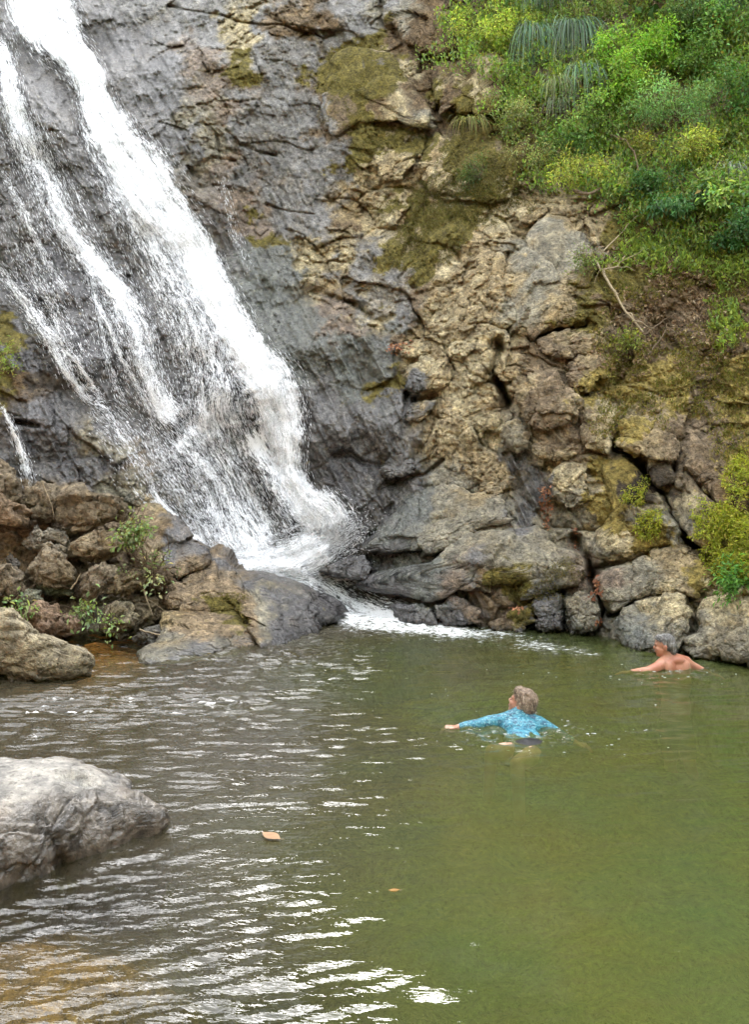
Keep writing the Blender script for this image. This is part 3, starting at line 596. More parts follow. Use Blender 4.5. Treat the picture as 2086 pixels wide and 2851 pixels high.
# ------------------------------------------------------------------ loose boulders
BROWN = (.225, .183, .125); GREY = (.235, .215, .17)
LOOSE = [  # outline, distance, label, tint, thick
 ([(155,1420),(165,1385),(200,1365),(280,1365),(340,1380),(360,1415),(350,1445),(300,1470),(240,1475),(175,1470),(155,1450)],10.6,"big brown oblong boulder topping the pile under the wet slab",BROWN,.4),
 ([(55,1400),(65,1350),(105,1340),(125,1345),(160,1385),(155,1450),(120,1460),(90,1445),(80,1425)],10.75,"pointed angular brown boulder beside the big oblong one",BROWN,.3),
 ([(-70,1290),(0,1280),(30,1300),(55,1340),(60,1385),(40,1405),(-60,1410)],10.9,"highest brown boulder at the very edge of the pile",BROWN,.35),
 ([(-80,1390),(0,1365),(25,1395),(55,1405),(95,1450),(85,1475),(0,1482),(-80,1490)],10.3,"reddish brown boulder overhanging a dark hollow",(.23,.165,.105),.4),
 ([(185,1530),(200,1510),(260,1480),(320,1475),(350,1500),(330,1540),(280,1560),(230,1560),(195,1545)],10.25,"oval tan boulder under the big oblong one",(.29,.235,.155),.3),
 ([(65,1510),(80,1485),(105,1470),(120,1490),(125,1525),(115,1542),(80,1530)],10.3,"narrow grey brown boulder leaning left of a small pale stone",GREY,.2),
 ([(110,1495),(140,1475),(175,1480),(195,1510),(185,1525),(160,1517),(135,1512)],10.3,"rounded grey boulder resting above two small pale stones",GREY,.2),
 ([(118,1515),(135,1508),(149,1520),(125,1530)],10.1,"smaller of two pale stones wedged between boulders",(.34,.30,.23),.06),
 ([(145,1522),(165,1511),(187,1525),(181,1540),(155,1537)],10.1,"larger of two pale stones wedged between boulders",(.34,.30,.23),.08),
 ([(65,1595),(90,1560),(120,1530),(150,1530),(185,1560),(210,1590),(215,1620),(190,1640),(150,1640),(110,1625),(75,1610)],10.0,"big peaked grey brown boulder with pitted face mid pile",(.25,.205,.14),.35),
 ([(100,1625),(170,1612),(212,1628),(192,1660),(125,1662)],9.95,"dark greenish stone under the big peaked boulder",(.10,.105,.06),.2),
 ([(210,1650),(225,1605),(280,1570),(320,1575),(330,1595),(300,1640),(260,1667),(225,1667)],9.85,"slanting egg shaped grey brown boulder",(.255,.21,.15),.25),
 ([(295,1650),(330,1605),(370,1585),(400,1595),(400,1625),(360,1650),(320,1657)],9.8,"wedge shaped tan boulder below the twiggy shrub",(.26,.21,.135),.22),
 ([(280,1735),(300,1690),(330,1675),(365,1680),(385,1715),(372,1750),(325,1775),(290,1770)],9.55,"round boulder standing at the edge of the orange pool",(.27,.235,.16),.25),
 ([(65,1705),(105,1680),(155,1680),(175,1695),(220,1735),(215,1765),(160,1785),(80,1765)],9.4,"low reddish brown boulder behind the orange pool",(.25,.175,.12),.3),
 ([(-60,1580),(25,1570),(55,1605),(65,1645),(30,1672),(-60,1685)],9.9,"tall grey brown boulder at the edge of the pile above a small plant",(.25,.205,.145),.3),
 ([(15,1555),(30,1545),(52,1565),(47,1588),(25,1577)],10.0,"small dark grey stone perched on the pile",(.15,.14,.125),.1),
 ([(55,1665),(80,1645),(110,1650),(121,1675),(85,1695),(55,1688)],9.7,"small greenish grey stone behind a leafy sprig",(.22,.225,.17),.13),
 ([(-140,1690),(0,1695),(30,1705),(70,1730),(200,1795),(240,1820),(262,1845),(256,1875),(200,1895),(150,1905),(90,1910),(30,1905),(-140,1900)],7.75,"large tan boulder sloping into the pool at the left edge",(.33,.285,.195),.38),
 ([(365,1775),(400,1748),(440,1738),(455,1770),(425,1800),(380,1800)],9.2,"small wet stone at the mouth of the orange pool",(.17,.16,.14),.15),
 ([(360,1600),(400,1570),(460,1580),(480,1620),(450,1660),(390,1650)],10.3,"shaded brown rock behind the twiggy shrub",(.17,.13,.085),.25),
]
for i, (pl, d_, lb, tn, tk) in enumerate(LOOSE):
    o = rock("boulder", pl, 0, tk, d=d_, sub=5 if i != 18 else 6, seed=700 + 11 * i, rough=1.0 if i != 18 else .8, tint=tn, wetv=.05, back=.35, square=.75)
    tag(o, lb, "boulder", "boulders heaped below the slab" if i not in (18,) else None)
OUT = [
 ([(345,1445),(400,1398),(440,1393),(500,1450),(540,1500),(600,1530),(600,1580),(500,1625),(420,1600),(370,1560),(340,1500)],10.7,(-.0002,-.004),"tan rock slope under the shrub beside the wet slab",.2),
 ([(440,1670),(465,1630),(520,1590),(550,1545),(600,1522),(640,1535),(672,1580),(720,1640),(700,1710),(560,1715),(455,1705)],10.35,(.001,-.006),"tan mossy upper ledge of rock beside the splash",.3),
 ([(435,1745),(450,1705),(560,1685),(690,1680),(745,1730),(760,1790),(700,1838),(600,1855),(480,1855),(395,1845),(385,1825),(420,1795)],9.25,(.0016,-.009),"broad tan lower ledge standing in the pool",.28),
 ([(640,1585),(740,1592),(830,1617),(890,1640),(940,1675),(966,1708),(930,1735),(890,1765),(850,1785),(790,1810),(720,1810),(660,1700)],10.2,(.0034,-.009),"wet grey rock ridge along the outlet beside the tan ledges",.3),
]
for i, (pl, d_, gr, lb, tk) in enumerate(OUT):
    o = rock("rock_outcrop", pl, 0, tk, d=d_, grad=gr, sub=6, seed=900 + 13 * i, rough=(.6, .65, .6, .5)[i], back=.6, square=.55)
    tag(o, lb, "rock")

# foreground boulder, from its plan on the water
def plan_rock(name, plan, H, seed, label):
    plan = np.array(plan); c = plan.mean(0); S, Fc = ico(7)
    th = np.arctan2(S[:, 1], S[:, 0]); rr = star_radius(plan * 1000, c * 1000, th) / 1000
    rho = np.hypot(S[:, 0], S[:, 1]) ** .70; w = S[:, 2]
    X = c[0] + np.cos(th) * rr * rho; Y = c[1] + np.sin(th) * rr * rho
    Hx = H * (.50 + .50 * sstep(-1.08, -1.62, X)); zz = np.where(w > 0, Hx * np.abs(w) ** .62, -.7 * np.abs(w) ** .6)
    # undercut, split front
    P = np.stack([X, Y, zz], 1)
    n = S * np.array([1, 1, 1.5]); n /= np.linalg.norm(n, axis=1, keepdims=True)
    wp = np.stack([fbm(P * 2.2, 3, seed + a) for a in (1, 2, 3)], 1) * .10
    sidew = .05 + .75 * sstep(.92, .50, w)
    h = sidew * (.07 * facets((P + wp) * 2.2, seed) + .035 * facets((P + wp) * 6.0, seed + 2) + .016 * facets((P + wp) * 17, seed + 3) + .007 * facets(P * 40, seed + 13)) + .022 * fbm(P * 2.1, 3, seed + 4) + .004 * fbm(P * 14, 4, seed + 5)
    P = P + n * h[:, None]
    dx, dy = (P[:, 0] + 1.60) / .10, (P[:, 1] - 4.24) / .045
    dent = np.exp(-(dx * dx + dy * dy) ** 2) * (w > 0); P[:, 2] -= .075 * dent
    v = 1 + .15 * fbm(P * 5, 4, seed + 6)
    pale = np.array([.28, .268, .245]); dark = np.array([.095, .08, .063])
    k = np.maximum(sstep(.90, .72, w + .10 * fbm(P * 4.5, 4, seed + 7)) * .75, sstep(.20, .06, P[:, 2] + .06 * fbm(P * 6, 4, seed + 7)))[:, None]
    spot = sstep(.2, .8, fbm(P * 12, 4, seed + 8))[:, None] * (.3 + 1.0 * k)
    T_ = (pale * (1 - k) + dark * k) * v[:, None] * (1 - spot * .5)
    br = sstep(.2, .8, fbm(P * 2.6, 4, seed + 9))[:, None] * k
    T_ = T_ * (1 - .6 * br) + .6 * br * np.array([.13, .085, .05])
    W_ = np.maximum(k[:, 0] * .8, dent * .9)
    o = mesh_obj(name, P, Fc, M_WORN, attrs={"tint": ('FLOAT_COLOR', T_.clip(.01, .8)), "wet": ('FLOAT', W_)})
    return tag(o, label, "boulder")
plan_rock("boulder", [(-1.09,4.40),(-1.16,4.30),(-1.27,4.25),(-1.38,4.11),(-1.47,4.03),(-1.60,3.81),(-1.73,3.68),(-2.1,3.5),(-2.7,3.5),(-3.1,3.9),(-3.1,4.5),(-2.7,4.85),(-2.1,4.72),(-1.8,4.68),(-1.5,4.58),(-1.25,4.5)],.345, 1200,
          "pale flat topped boulder in the foreground water with a small hollow")

# ------------------------------------------------------------------ the waterfall
N = NT("white_water")
uvw = N.attr("flow", "Vector"); dn = N.attr("dens", "Fac")
na = N.noise(N.mapping(uvw, (8, .7, 1)), 1.0, 4, .6); nb = N.noise(N.mapping(uvw, (38, 5.5, 1)), 1.0, 4, .7); nc = N.noise(N.mapping(uvw, (75, 26, 1)), 1.0, 3, .7)
s_ = N.math('ADD', N.math('ADD', N.math('MULTIPLY', na, .6), N.math('MULTIPLY', nb, .85)), N.math('MULTIPLY', nc, .6))     # about 1.02 in the mean
lev = N.math('ADD', N.math('MULTIPLY', N.math('SUBTRACT', s_, 1.02), 1.9), dn)
al_ = N.ramp(lev, .40, .80)
p = N.n("BsdfPrincipled"); p.inputs["Base Color"].default_value = (.93, .945, .97, 1); p.inputs["Roughness"].default_value = .45
N.put(p.inputs["Normal"], N.bump(N.math('ADD', nb, nc), .03, .4))
tl = N.n("BsdfTranslucent"); tl.inputs[0].default_value = (.92, .94, .97, 1)
mm = N.n("MixShader"); mm.inputs[0].default_value = .25; N.t.links.new(p.outputs[0], mm.inputs[1]); N.t.links.new(tl.outputs[0], mm.inputs[2])
tp = N.n("BsdfTransparent"); m3 = N.n("MixShader"); N.put(m3.inputs[0], al_); N.t.links.new(tp.outputs[0], m3.inputs[1]); N.t.links.new(mm.outputs[0], m3.inputs[2])
M_FALL = N.done(m3.outputs[0])
N = NT("spray"); p = N.n("BsdfPrincipled"); p.inputs["Base Color"].default_value = (.90, .92, .95, 1); p.inputs["Roughness"].default_value = .35
M_SPRAY = N.done(p.outputs[0])

def spline(pts, n):
    p = np.array(pts, float); s = np.r_[0, np.cumsum(np.hypot(*np.diff(p[:, :2], axis=0).T))]
    t = np.linspace(0, s[-1], n); out = np.empty((n, p.shape[1]))
    i = np.clip(np.searchsorted(s, t, 'right') - 1, 0, len(p) - 2)
    P_ = np.r_[[2 * p[0] - p[1]], p, [2 * p[-1] - p[-2]]]
    u = ((t - s[i]) / (s[i + 1] - s[i]))[:, None]
    a, b, c, d = P_[i], P_[i + 1], P_[i + 2], P_[i + 3]
    return .5 * (2 * b + (c - a) * u + (2 * a - 5 * b + 4 * c - d) * u * u + (3 * b - 3 * c + d - a) * u ** 3)
fall = empty("waterfall", (0, 11.5, .7))
tag(fall, "white waterfall streaming down the slanting wet cliff into the pool", "waterfall", kind="structure")
FLK = []
def stream(pts, seed, off=.05, bulge=.10, layers=1, flecks=1.0, edge=2.0, flat=False, maxd=1.0):
    tot = np.hypot(*np.diff(np.array(pts)[:, :2], axis=0).T).sum(); n = max(12, int(tot / 5)); m = max(7, int(max(p_[2] for p_ in pts) / 3.0))
    C_ = spline(pts, n); tan = np.gradient(C_[:, :2], axis=0); tan /= np.linalg.norm(tan, axis=1, keepdims=True); nor = np.stack([-tan[:, 1], tan[:, 0]], 1)
    t = np.linspace(-1, 1, m); C_[:, 3] *= .3 + .7 * np.minimum(1, np.minimum(np.arange(n) + (9 if pts[0][1] < 0 else 0), np.arange(n)[::-1]) / 8.0)
    for k in range(layers):
        wob = 1 + .22 * vnoise(np.stack([np.arange(n) / 9.0, np.full(n, seed * 1.7 + k), np.zeros(n)], 1), seed)[:, None] + .12 * vnoise(np.stack([np.arange(n) / 2.5, np.full(n, seed * 1.1 + k), np.zeros(n)], 1), seed + 3)[:, None]
        hw = C_[:, 2:3] * wob
        PX = C_[:, 0:1] + nor[:, 0:1] * t[None] * hw; PY = C_[:, 1:2] + nor[:, 1:2] * t[None] * hw
        dd = lookup(DM, PX, PY)
        dd = dd - off * .6 - bulge * (1 - t[None] ** 2) * C_[:, 3:4] - .07 * k
        P = unproj(PX, PY, dd).reshape(-1, 3)
        P += .02 * np.stack([vnoise(P * 5, seed + 4), -1.5 * np.abs(vnoise(P * 6, seed + 5)), vnoise(P * 5, seed + 6)], 1)
        if flat: P[:, 2] = np.maximum(P[:, 2], .012)
        mpp = dd.mean() / F
        along = np.r_[0, np.cumsum(np.hypot(*np.diff(C_[:, :2], axis=0).T))] * mpp * 1.15
        uvw = np.stack([(t[None] * hw) * mpp + 0 * PX, along[:, None] + 0 * PX, np.full_like(PX, seed * 3.7 + k)], -1).reshape(-1, 3)
        dens = C_[:, 3:4] * (1 - np.abs(t[None]) ** edge * .85) * (1 if k == 0 else .8)
        ii = np.arange(n * m).reshape(n, m); qd = np.stack([ii[:-1, :-1], ii[1:, :-1], ii[1:, 1:], ii[:-1, 1:]], -1).reshape(-1, 4)
        o = mesh_obj("water_sheet", P, qd, M_FALL, attrs={"flow": ('FLOAT_VECTOR', uvw), "dens": ('FLOAT', dens.ravel().clip(0, maxd))})
        reparent_local(o, fall); o["kind"] = "stuff"
    # droplets and threads thrown off the sheet
    area = (C_[:, 2].mean() * 2) * tot; nf = int(area / 26 * flecks)
    i = rng.integers(0, n - 1, nf); tt_ = np.clip(rng.normal(0, .55, nf), -1.12, 1.12)
    px = C_[i, 0] + nor[i, 0] * tt_ * C_[i, 2] + rng.normal(0, 2, nf); py = C_[i, 1] + nor[i, 1] * tt_ * C_[i, 2] + rng.normal(0, 2, nf)
    keep = rng.random(nf) < (.25 + C_[i, 3] * .75); px, py, i = px[keep], py[keep], i[keep]; nf = len(px)
    ln = rng.uniform(5, 24, nf) * (.6 + .6 * C_[i, 3]); jit = rng.normal(0, .10, (nf, 2)); dv = tan[i] + jit
    d_ = lookup(DB, px, py) - off - bulge * C_[i, 3] * rng.uniform(.2, 1.7, nf) - .02
    a = unproj(px, py, d_); b = unproj(px + dv[:, 0] * ln, py + dv[:, 1] * ln, lookup(DB, px + dv[:, 0] * ln, py + dv[:, 1] * ln) - off - bulge * C_[i, 3] * rng.uniform(.3, 1.5, nf) - .02)
    FLK.append((a, b, rng.uniform(.0014, .0042, nf)))
stream([(100,-40,105,.84),(100,0,105,.84),(160,100,80,.83),(235,200,54,.84),(272,300,57,.82),(330,400,75,.78),(395,500,100,.74),(460,590,85,.76),(530,680,68,.84),(562,750,64,.88),(645,900,60,.87),(702,1000,66,.86),(748,1060,85,.82),(776,1136,84,.82),(798,1230,55,.86),(806,1300,46,.84),(818,1340,48,.84),(850,1392,58,.82),(900,1445,80,.76),(915,1500,85,.7)],1,.08,.22,2,1.0,3.0)
stream([(330,420,50,.36),(390,540,85,.48),(450,680,100,.53),(510,800,110,.53),(555,900,112,.51),(580,1000,120,.49),(600,1080,118,.42),(610,1150,115,.56),(640,1230,105,.5)],2,.05,.08,2,1.3,2.5)
stream([(-10,100,42,.6),(20,200,35,.66),(40,300,46,.68),(75,400,54,.56),(120,500,54,.50),(165,600,54,.50),(225,680,46,.62),(270,740,38,.72),(320,800,38,.8),(350,850,46,.72),(385,920,46,.58),(405,1000,40,.58),(425,1060,40,.64),(455,1130,48,.74),(500,1185,70,.66)],3,.06,.10,2,1.2,2.2)
stream([(500,1180,75,.62),(560,1250,110,.54),(610,1320,122,.5),(650,1400,122,.53),(690,1480,110,.62),(745,1550,90,.85)],4,.05,.08,2,1.4,2.2)
stream([(690,1180,75,.8),(755,1290,60,.8),(800,1370,50,.85),(860,1450,60,.95)],5,.06,.10,1,1.0)
stream([(400,1180,30,.3),(450,1280,55,.36),(530,1400,65,.40),(600,1500,65,.5),(640,1560,60,.7)],6,.04,.04,1,1.0)
stream([(-15,735,25,.5),(60,830,30,.5),(110,900,36,.54),(150,960,24,.6),(185,1030,18,.74),(225,1090,13,.8),(243,1112,12,.75)],7,.04,.05,1,1.5)
stream([(110,890,16,.5),(170,950,16,.5),(210,1010,14,.52),(245,1060,11,.6),(285,1108,13,.6)],8,.04,.04,1,1.5)
stream([(-10,1110,12,.5),(25,1170,11,.64),(45,1230,13,.72),(70,1290,18,.7),(85,1350,24,.6)],9,.04,.05,1,1.5)
stream([(250,820,12,.58),(300,900,11,.52),(330,980,10,.58),(370,1060,10,.58),(432,1168,11,.62)],10,.04,.03,1,1.5)
stream([(215,640,14,.5),(250,760,14,.5),(275,880,12,.46),(300,1000,11,.46),(330,1100,11,.4),(372,1150,10,.4)],11,.04,.03,1,1.5)
stream([(240,1112,10,.55),(300,1145,14,.48),(345,1220,20,.38),(400,1310,24,.36),(440,1390,14,.48),(490,1442,9,.62),(540,1500,10,.7),(590,1528,13,.8)],12,.05,.03,1,1.2)
stream([(240,1108,9,.7),(290,1112,9,.7),(300,1112,7,.5)],13,.06,.03,1,1)
stream([(0,470,14,.5),(50,560,16,.52),(90,650,14,.5),(150,760,12,.46),(200,830,12,.45)],14,.04,.03,1,1.3)
stream([(130,540,20,.4),(190,650,20,.4),(250,720,18,.4),(300,790,18,.5)],15,.04,.03,1,1.3)
stream([(560,1550,30,.75),(640,1572,42,.92),(720,1572,58,1),(800,1560,72,1),(870,1535,72,1),(935,1495,60,.62),(985,1465,36,.4)],16,.10,.10,2,2.4,1.6)
stream([(700,1572,55,.95),(790,1590,45,.85),(860,1612,40,.72),(915,1640,38,.66),(960,1672,42,.66),(1005,1698,52,.7),(1060,1718,56,.75),(1130,1738,40,.7)],17,.16,.06,1,1.0,2.2,flat=True)
stream([(900,1620,20,.6),(970,1612,20,.5),(1020,1618,14,.4)],18,.05,.03,1,1)
stream([(1080,1672,10,.4),(1130,1685,14,.45),(1190,1700,16,.42),(1240,1728,16,.45)],19,.05,.03,1,1)
stream([(60,330,70,.26),(130,480,80,.28),(200,620,85,.30),(270,760,80,.32),(330,900,75,.32),(370,1030,70,.32),(420,1150,60,.34)],21,.02,.02,1,.9,3)
stream([(0,560,60,.22),(70,720,70,.26),(140,860,75,.30),(200,980,70,.28),(250,1080,50,.28)],22,.02,.02,1,.8,3)
stream([(260,1130,40,.24),(350,1230,75,.28),(430,1340,85,.32),(510,1440,80,.36),(590,1520,70,.45)],23,.02,.02,1,.9,3)
stream([(215,250,26,.35),(250,380,34,.42),(300,500,40,.42),(360,620,40,.4)],24,.03,.03,1,.9,2)
stream([(610,480,30,.3),(640,600,26,.3),(700,760,20,.3)],20,.03,.02,1,.6)
# spray as slim closed slivers
A = np.concatenate([f[0] for f in FLK]); Bv = np.concatenate([f[1] for f in FLK]); Wd = np.concatenate([f[2] for f in FLK])
# mist of drops over the foot of the fall
nm = 6000
mx = np.r_[rng.normal(920, 55, nm // 2), rng.normal(800, 80, nm // 2)]; my = np.r_[rng.normal(1475, 35, nm // 2), rng.normal(1550, 25, nm // 2)]
ma = unproj(mx, my, lookup(DB, mx, my) - np.abs(rng.normal(.18, .16, nm)))
A = np.r_[A, ma]; Bv = np.r_[Bv, ma + rng.normal(0, .022, (nm, 3))]; Wd = np.r_[Wd, rng.uniform(.002, .005, nm)]
ax = Bv - A; L_ = np.linalg.norm(ax, axis=1, keepdims=True) + 1e-6; ax /= L_
s1 = np.cross(ax, np.array([0, 1, 0.1])); s1 /= np.linalg.norm(s1, axis=1, keepdims=True) + 1e-6; s2 = np.cross(ax, s1)
mid = A + (Bv - A) * .4
pts4 = np.stack([A, mid + s1 * Wd[:, None], mid - s1 * Wd[:, None] * .5 + s2 * Wd[:, None] * .87, mid - s1 * Wd[:, None] * .5 - s2 * Wd[:, None] * .87, Bv], 1)
nF = len(A); base = (np.arange(nF) * 5)[:, None, None]
tri = np.array([[0, 2, 1], [0, 3, 2], [0, 1, 3], [4, 1, 2], [4, 2, 3], [4, 3, 1]])[None]
o = mesh_obj("spray", pts4.reshape(-1, 3), (base + tri).reshape(-1, 3), M_SPRAY); reparent_local(o, fall); o["kind"] = "stuff"
print("flecks", nF)
# ------------------------------------------------------------------ plants
def leaves_mesh(C_, Dv, Nv, ln, wd, fold=.35):
    """one folded pointed leaf per row: centre line from C_ along Dv, face Nv"""
    n = len(C_); Dv = Dv / (np.linalg.norm(Dv, axis=1, keepdims=True) + 1e-9)
    Sv = np.cross(Dv, Nv); Sv /= np.linalg.norm(Sv, axis=1, keepdims=True) + 1e-9; Nn = np.cross(Sv, Dv)
    ln = ln[:, None]; wd = wd[:, None]
    m = C_ + Dv * ln * .45
    V_ = np.stack([C_, m + Sv * wd * .5 + Nn * wd * fold, C_ + Dv * ln - Nn * ln * .12, m - Sv * wd * .5 + Nn * wd * fold], 1).reshape(-1, 3)
    b = (np.arange(n) * 4)[:, None]
    return V_, np.concatenate([b + [0, 1, 2], b + [0, 2, 3]], 0)
def leaf_tints(n, col, var=.25, warm=.12, k=4):
    col = tuple(c_ * (1.45 if max(col) > .25 else 1.8) for c_ in col)
    c = np.array(col)[None] * (1 + rng.normal(0, var, (n, 1))).clip(.35, 1.9)
    c = c * (1 + rng.normal(0, warm, (n, 3)) * np.array([1.2, .4, .8])).clip(.3, 2)
    old = rng.random(n) < .04; c[old] = np.array([.22, .17, .05])
    return np.repeat(c.clip(.005, .7), k, 0)
def tube(pts, r0, r1, seg=5):
    p = np.array(pts, float); n = len(p); t = np.gradient(p, axis=0); t /= np.linalg.norm(t, axis=1, keepdims=True) + 1e-9
    u = np.cross(t, [.31, .9, .17]); u /= np.linalg.norm(u, axis=1, keepdims=True); w = np.cross(t, u)
    a = np.arange(seg) / seg * 2 * math.pi; r = np.linspace(r0, r1, n)[:, None, None]
    V_ = (p[:, None] + r * (np.cos(a)[None, :, None] * u[:, None] + np.sin(a)[None, :, None] * w[:, None])).reshape(-1, 3)
    i = np.arange(n - 1)[:, None] * seg; j = np.arange(seg)[None]; jn = (j + 1) % seg
    return V_, np.stack([i + j, i + jn, i + seg + jn, i + seg + j], -1).reshape(-1, 4)
def join(parts):
    V_, F_, b = [], [], 0
    for v, f in parts: V_.append(v); F_.append(f + b); b += len(v)
    return np.concatenate(V_), np.concatenate(F_)
def wob(p0, p1, n=7, amp=.06):
    t = np.linspace(0, 1, n)[:, None]; p0 = np.array(p0, float); p1 = np.array(p1, float); L_ = np.linalg.norm(p1 - p0)
    j = np.cumsum(rng.normal(0, amp * L_ / math.sqrt(n), (n, 3)), 0); j -= t * j[-1:]; j *= (t > 0)
    return p0 + t * (p1 - p0) + j
def shrub(name, px, py, rx, ry, n, col, label, leaf=.045, aspect=.45, stems=10, droop=.3, proud=.25, clump=.16, bare=.35, group=None, cat="shrub", dep=None, var=.28, mat=None):
    """crown centred at a view position over the slope; rx, ry half extents in view pixels"""
    d = float(lookup(DG, np.array([px]), np.array([py]))[0]) if dep is None else dep
    mpp = d / F; RX, RZ = rx * mpp, ry * mpp; RY = .5 * (RX + RZ)
    RYd = min(RY, .55)
    ctr = unproj(px, py, d - proud - RYd * .55); base = unproj(px + rng.uniform(-.2, .2) * rx, py + ry * .75, d + .03)
    base[1] = float(lookup(DG, np.array([px]), np.array([min(py + ry * .75, 1850)]))[0]) + .03 if dep is None else d
    root = empty(name, base); tag(root, label, cat, group)
    ncl = max(6, int(RX * RZ / (clump * clump) * 2.2)); ncl = min(ncl, 90)
    q = rng.normal(0, 1, (ncl, 3)); q /= np.linalg.norm(q, axis=1, keepdims=True); q *= rng.random((ncl, 1)) ** .45
    cc = ctr + q * np.array([RX, RYd, RZ])
    size = clump * rng.uniform(.55, 1.35, ncl)
    k = rng.integers(0, ncl, n)
    off = rng.normal(0, .5, (n, 3)) * size[k][:, None]
    C_ = cc[k] + off; leaf_k = rng.random(n)
    out = off / (np.linalg.norm(off, axis=1, keepdims=True) + 1e-9)
    Dv = out * .7 + rng.normal(0, .5, (n, 3)) + np.array([0, -.25, -droop])
    Nv = out + np.array([0, -.35, .8]) + rng.normal(0, .45, (n, 3))
    ln = leaf * rng.uniform(.6, 1.4, n); V_, F_ = leaves_mesh(C_, Dv, Nv, ln, ln * aspect * rng.uniform(.8, 1.2, n))
    cv = (1 + rng.normal(0, .2, ncl)).clip(.5, 1.5)[k]
    T_ = leaf_tints(n, col, var) * np.repeat(cv, 4)[:, None]
    o = mesh_obj("foliage", V_, F_, mat or M_LEAF, attrs={"tint": ('FLOAT_COLOR', T_.clip(0, .8))}); reparent_local(o, root)
    sp = []
    for i in range(stems):
        tip = cc[rng.integers(0, ncl)] + rng.normal(0, .04, 3) + (np.array([0, -.05, .2]) if rng.random() < bare else 0)
        b0 = base + rng.normal(0, .03, 3); w = wob(b0, tip, 8, .09); sp.append(tube(w, .011, .003, 5))
        for _ in range(3): t0 = w[rng.integers(3, 7)]; sp.append(tube(wob(t0, t0 + rng.normal(0, .16, 3) + np.array([0, -.05, .08]), 5, .1), .004, .0012, 4))
    v, f = join(sp); o = mesh_obj("stem", v, f, M_TWIG); reparent_local(o, root)
    return root
YG = (.27, .33, .07); BG = (.21, .36, .06); MG = (.17, .26, .075); DG_ = (.11, .19, .06); TG = (.15, .25, .105); YY = (.29, .32, .075); DU = (.24, .27, .12); OL = (.20, .20, .055)
SH = "shrubs on the upper slope"
shrub("shrub", 1390, 85, 135, 78, 4200, YG, "pale yellow green shrub at the top beside the brown rock face", leaf=.055, group=SH)
shrub("shrub", 1310, 70, 45, 45, 900, YG, "small yellow green tuft of shrub overhanging the mossy rock", leaf=.05, group=SH)
shrub("shrub", 1770, 160, 130, 80, 4600, BG, "largest bright green leafy shrub high on the slope", leaf=.06, group=SH)
shrub("shrub", 1720, 235, 85, 65, 2600, (.15, .24, .045), "bright lime green shrub just below the largest bright one", leaf=.06, group=SH)
shrub("shrub", 1870, 300, 130, 80, 3800, TG, "blue green feathery shrub below the top right trees", leaf=.055, aspect=.3, group=SH)
shrub("shrub", 1650, 340, 110, 75, 3000, MG, "mid green shrub right of the hanging strap leaves", leaf=.055, group=SH)
shrub("shrub", 1580, 400, 90, 60, 2200, (.085, .15, .05), "soft green shrub sprawling over the middle of the slope", leaf=.05, group=SH)
shrub("shrub", 1640, 480, 120, 50, 2300, YY, "yellowish shrub growing on top of the big round rock", leaf=.045, stems=8, group=SH)
shrub("shrub", 1800, 400, 75, 55, 1300, (.17, .18, .045), "sparse yellow green sapling with bare stems", leaf=.045, stems=16, bare=.7, group=SH)
shrub("shrub", 1960, 420, 75, 45, 1500, YY, "yellow leaved low shrub beside the dark hollow", leaf=.05, group=SH)
shrub("shrub", 2000, 60, 120, 75, 3200, DG_, "dark green shrub in the top corner", leaf=.07, group=SH)
shrub("shrub", 1900, 60, 70, 60, 1600, (.075, .12, .04), "shaded olive green shrub beside the dark corner shrub", leaf=.06, group=SH)
shrub("shrub", 1960, 190, 90, 70, 2200, (.10, .165, .045), "medium green shrub under the dark corner shrub", leaf=.06, group=SH)
shrub("shrub", 2060, 260, 60, 110, 1800, (.06, .12, .035), "green shrub running down the edge of the slope", leaf=.065, group=SH)
shrub("shrub", 1800, 520, 95, 55, 2300, (.05, .105, .035), "dark green bush crouching behind the big round rock", leaf=.055, group=SH)
shrub("shrub", 2010, 545, 95, 75, 2500, (.13, .19, .055), "glossy fresh green bush with broad leaves at the edge", leaf=.085, aspect=.5, group=SH)
shrub("shrub", 1900, 580, 80, 55, 1400, (.05, .11, .04), "dark bush with drooping leaves left of the glossy bush", leaf=.08, aspect=.28, droop=.9, group=SH)
shrub("shrub", 2050, 650, 70, 40, 1000, (.055, .12, .045), "low dark green bush under the glossy bush", leaf=.07, group=SH)
shrub("shrub", 1450, 320, 70, 60, 1300, DU, "dusty grey green shrub below the strap leaved clumps", leaf=.05, group=SH)
shrub("shrub", 1400, 280, 40, 40, 800, MG, "small dark green shrub right of the tan block", leaf=.05, group=SH)
shrub("shrub", 1480, 430, 60, 35, 900, DU, "small dusty shrub on the bare patch of slope", leaf=.04, group=SH)
shrub("shrub", 1550, 560 - 110, 45, 35, 600, YG, "little yellow green shrub between the dusty and yellowish ones", leaf=.04, group=SH)
shrub("shrub", 1320, 480, 55, 40, 1100, (.055, .085, .03), "dark green cushion of shrub in a rock cleft", leaf=.035, group=SH)
shrub("shrub", 1640, 40, 90, 45, 1700, (.12, .16, .05), "thin green shrub at the top between strap leaved clumps", leaf=.05, group=SH)
shrub("shrub", 1640, 730, 45, 30, 450, (.11, .14, .045), "little leafy shrub clinging to the big round rock", leaf=.04, proud=.5, group=SH)
shrub("shrub", 1745, 960, 42, 50, 520, (.15, .17, .04), "yellow green plant hanging beside the square brown block", leaf=.045, proud=.3, group=SH)
shrub("shrub", 365, 1478, 52, 48, 420, (.14, .18, .075), "leafy twiggy shrub among the brown boulders", leaf=.06, stems=9, bare=.4, dep=10.05, cat="shrub")
shrub("shrub", 415, 1570, 70, 42, 130, (.11, .13, .06), "nearly bare twiggy shrub at the rock slope", leaf=.05, stems=18, bare=.5, dep=10.0, cat="shrub")
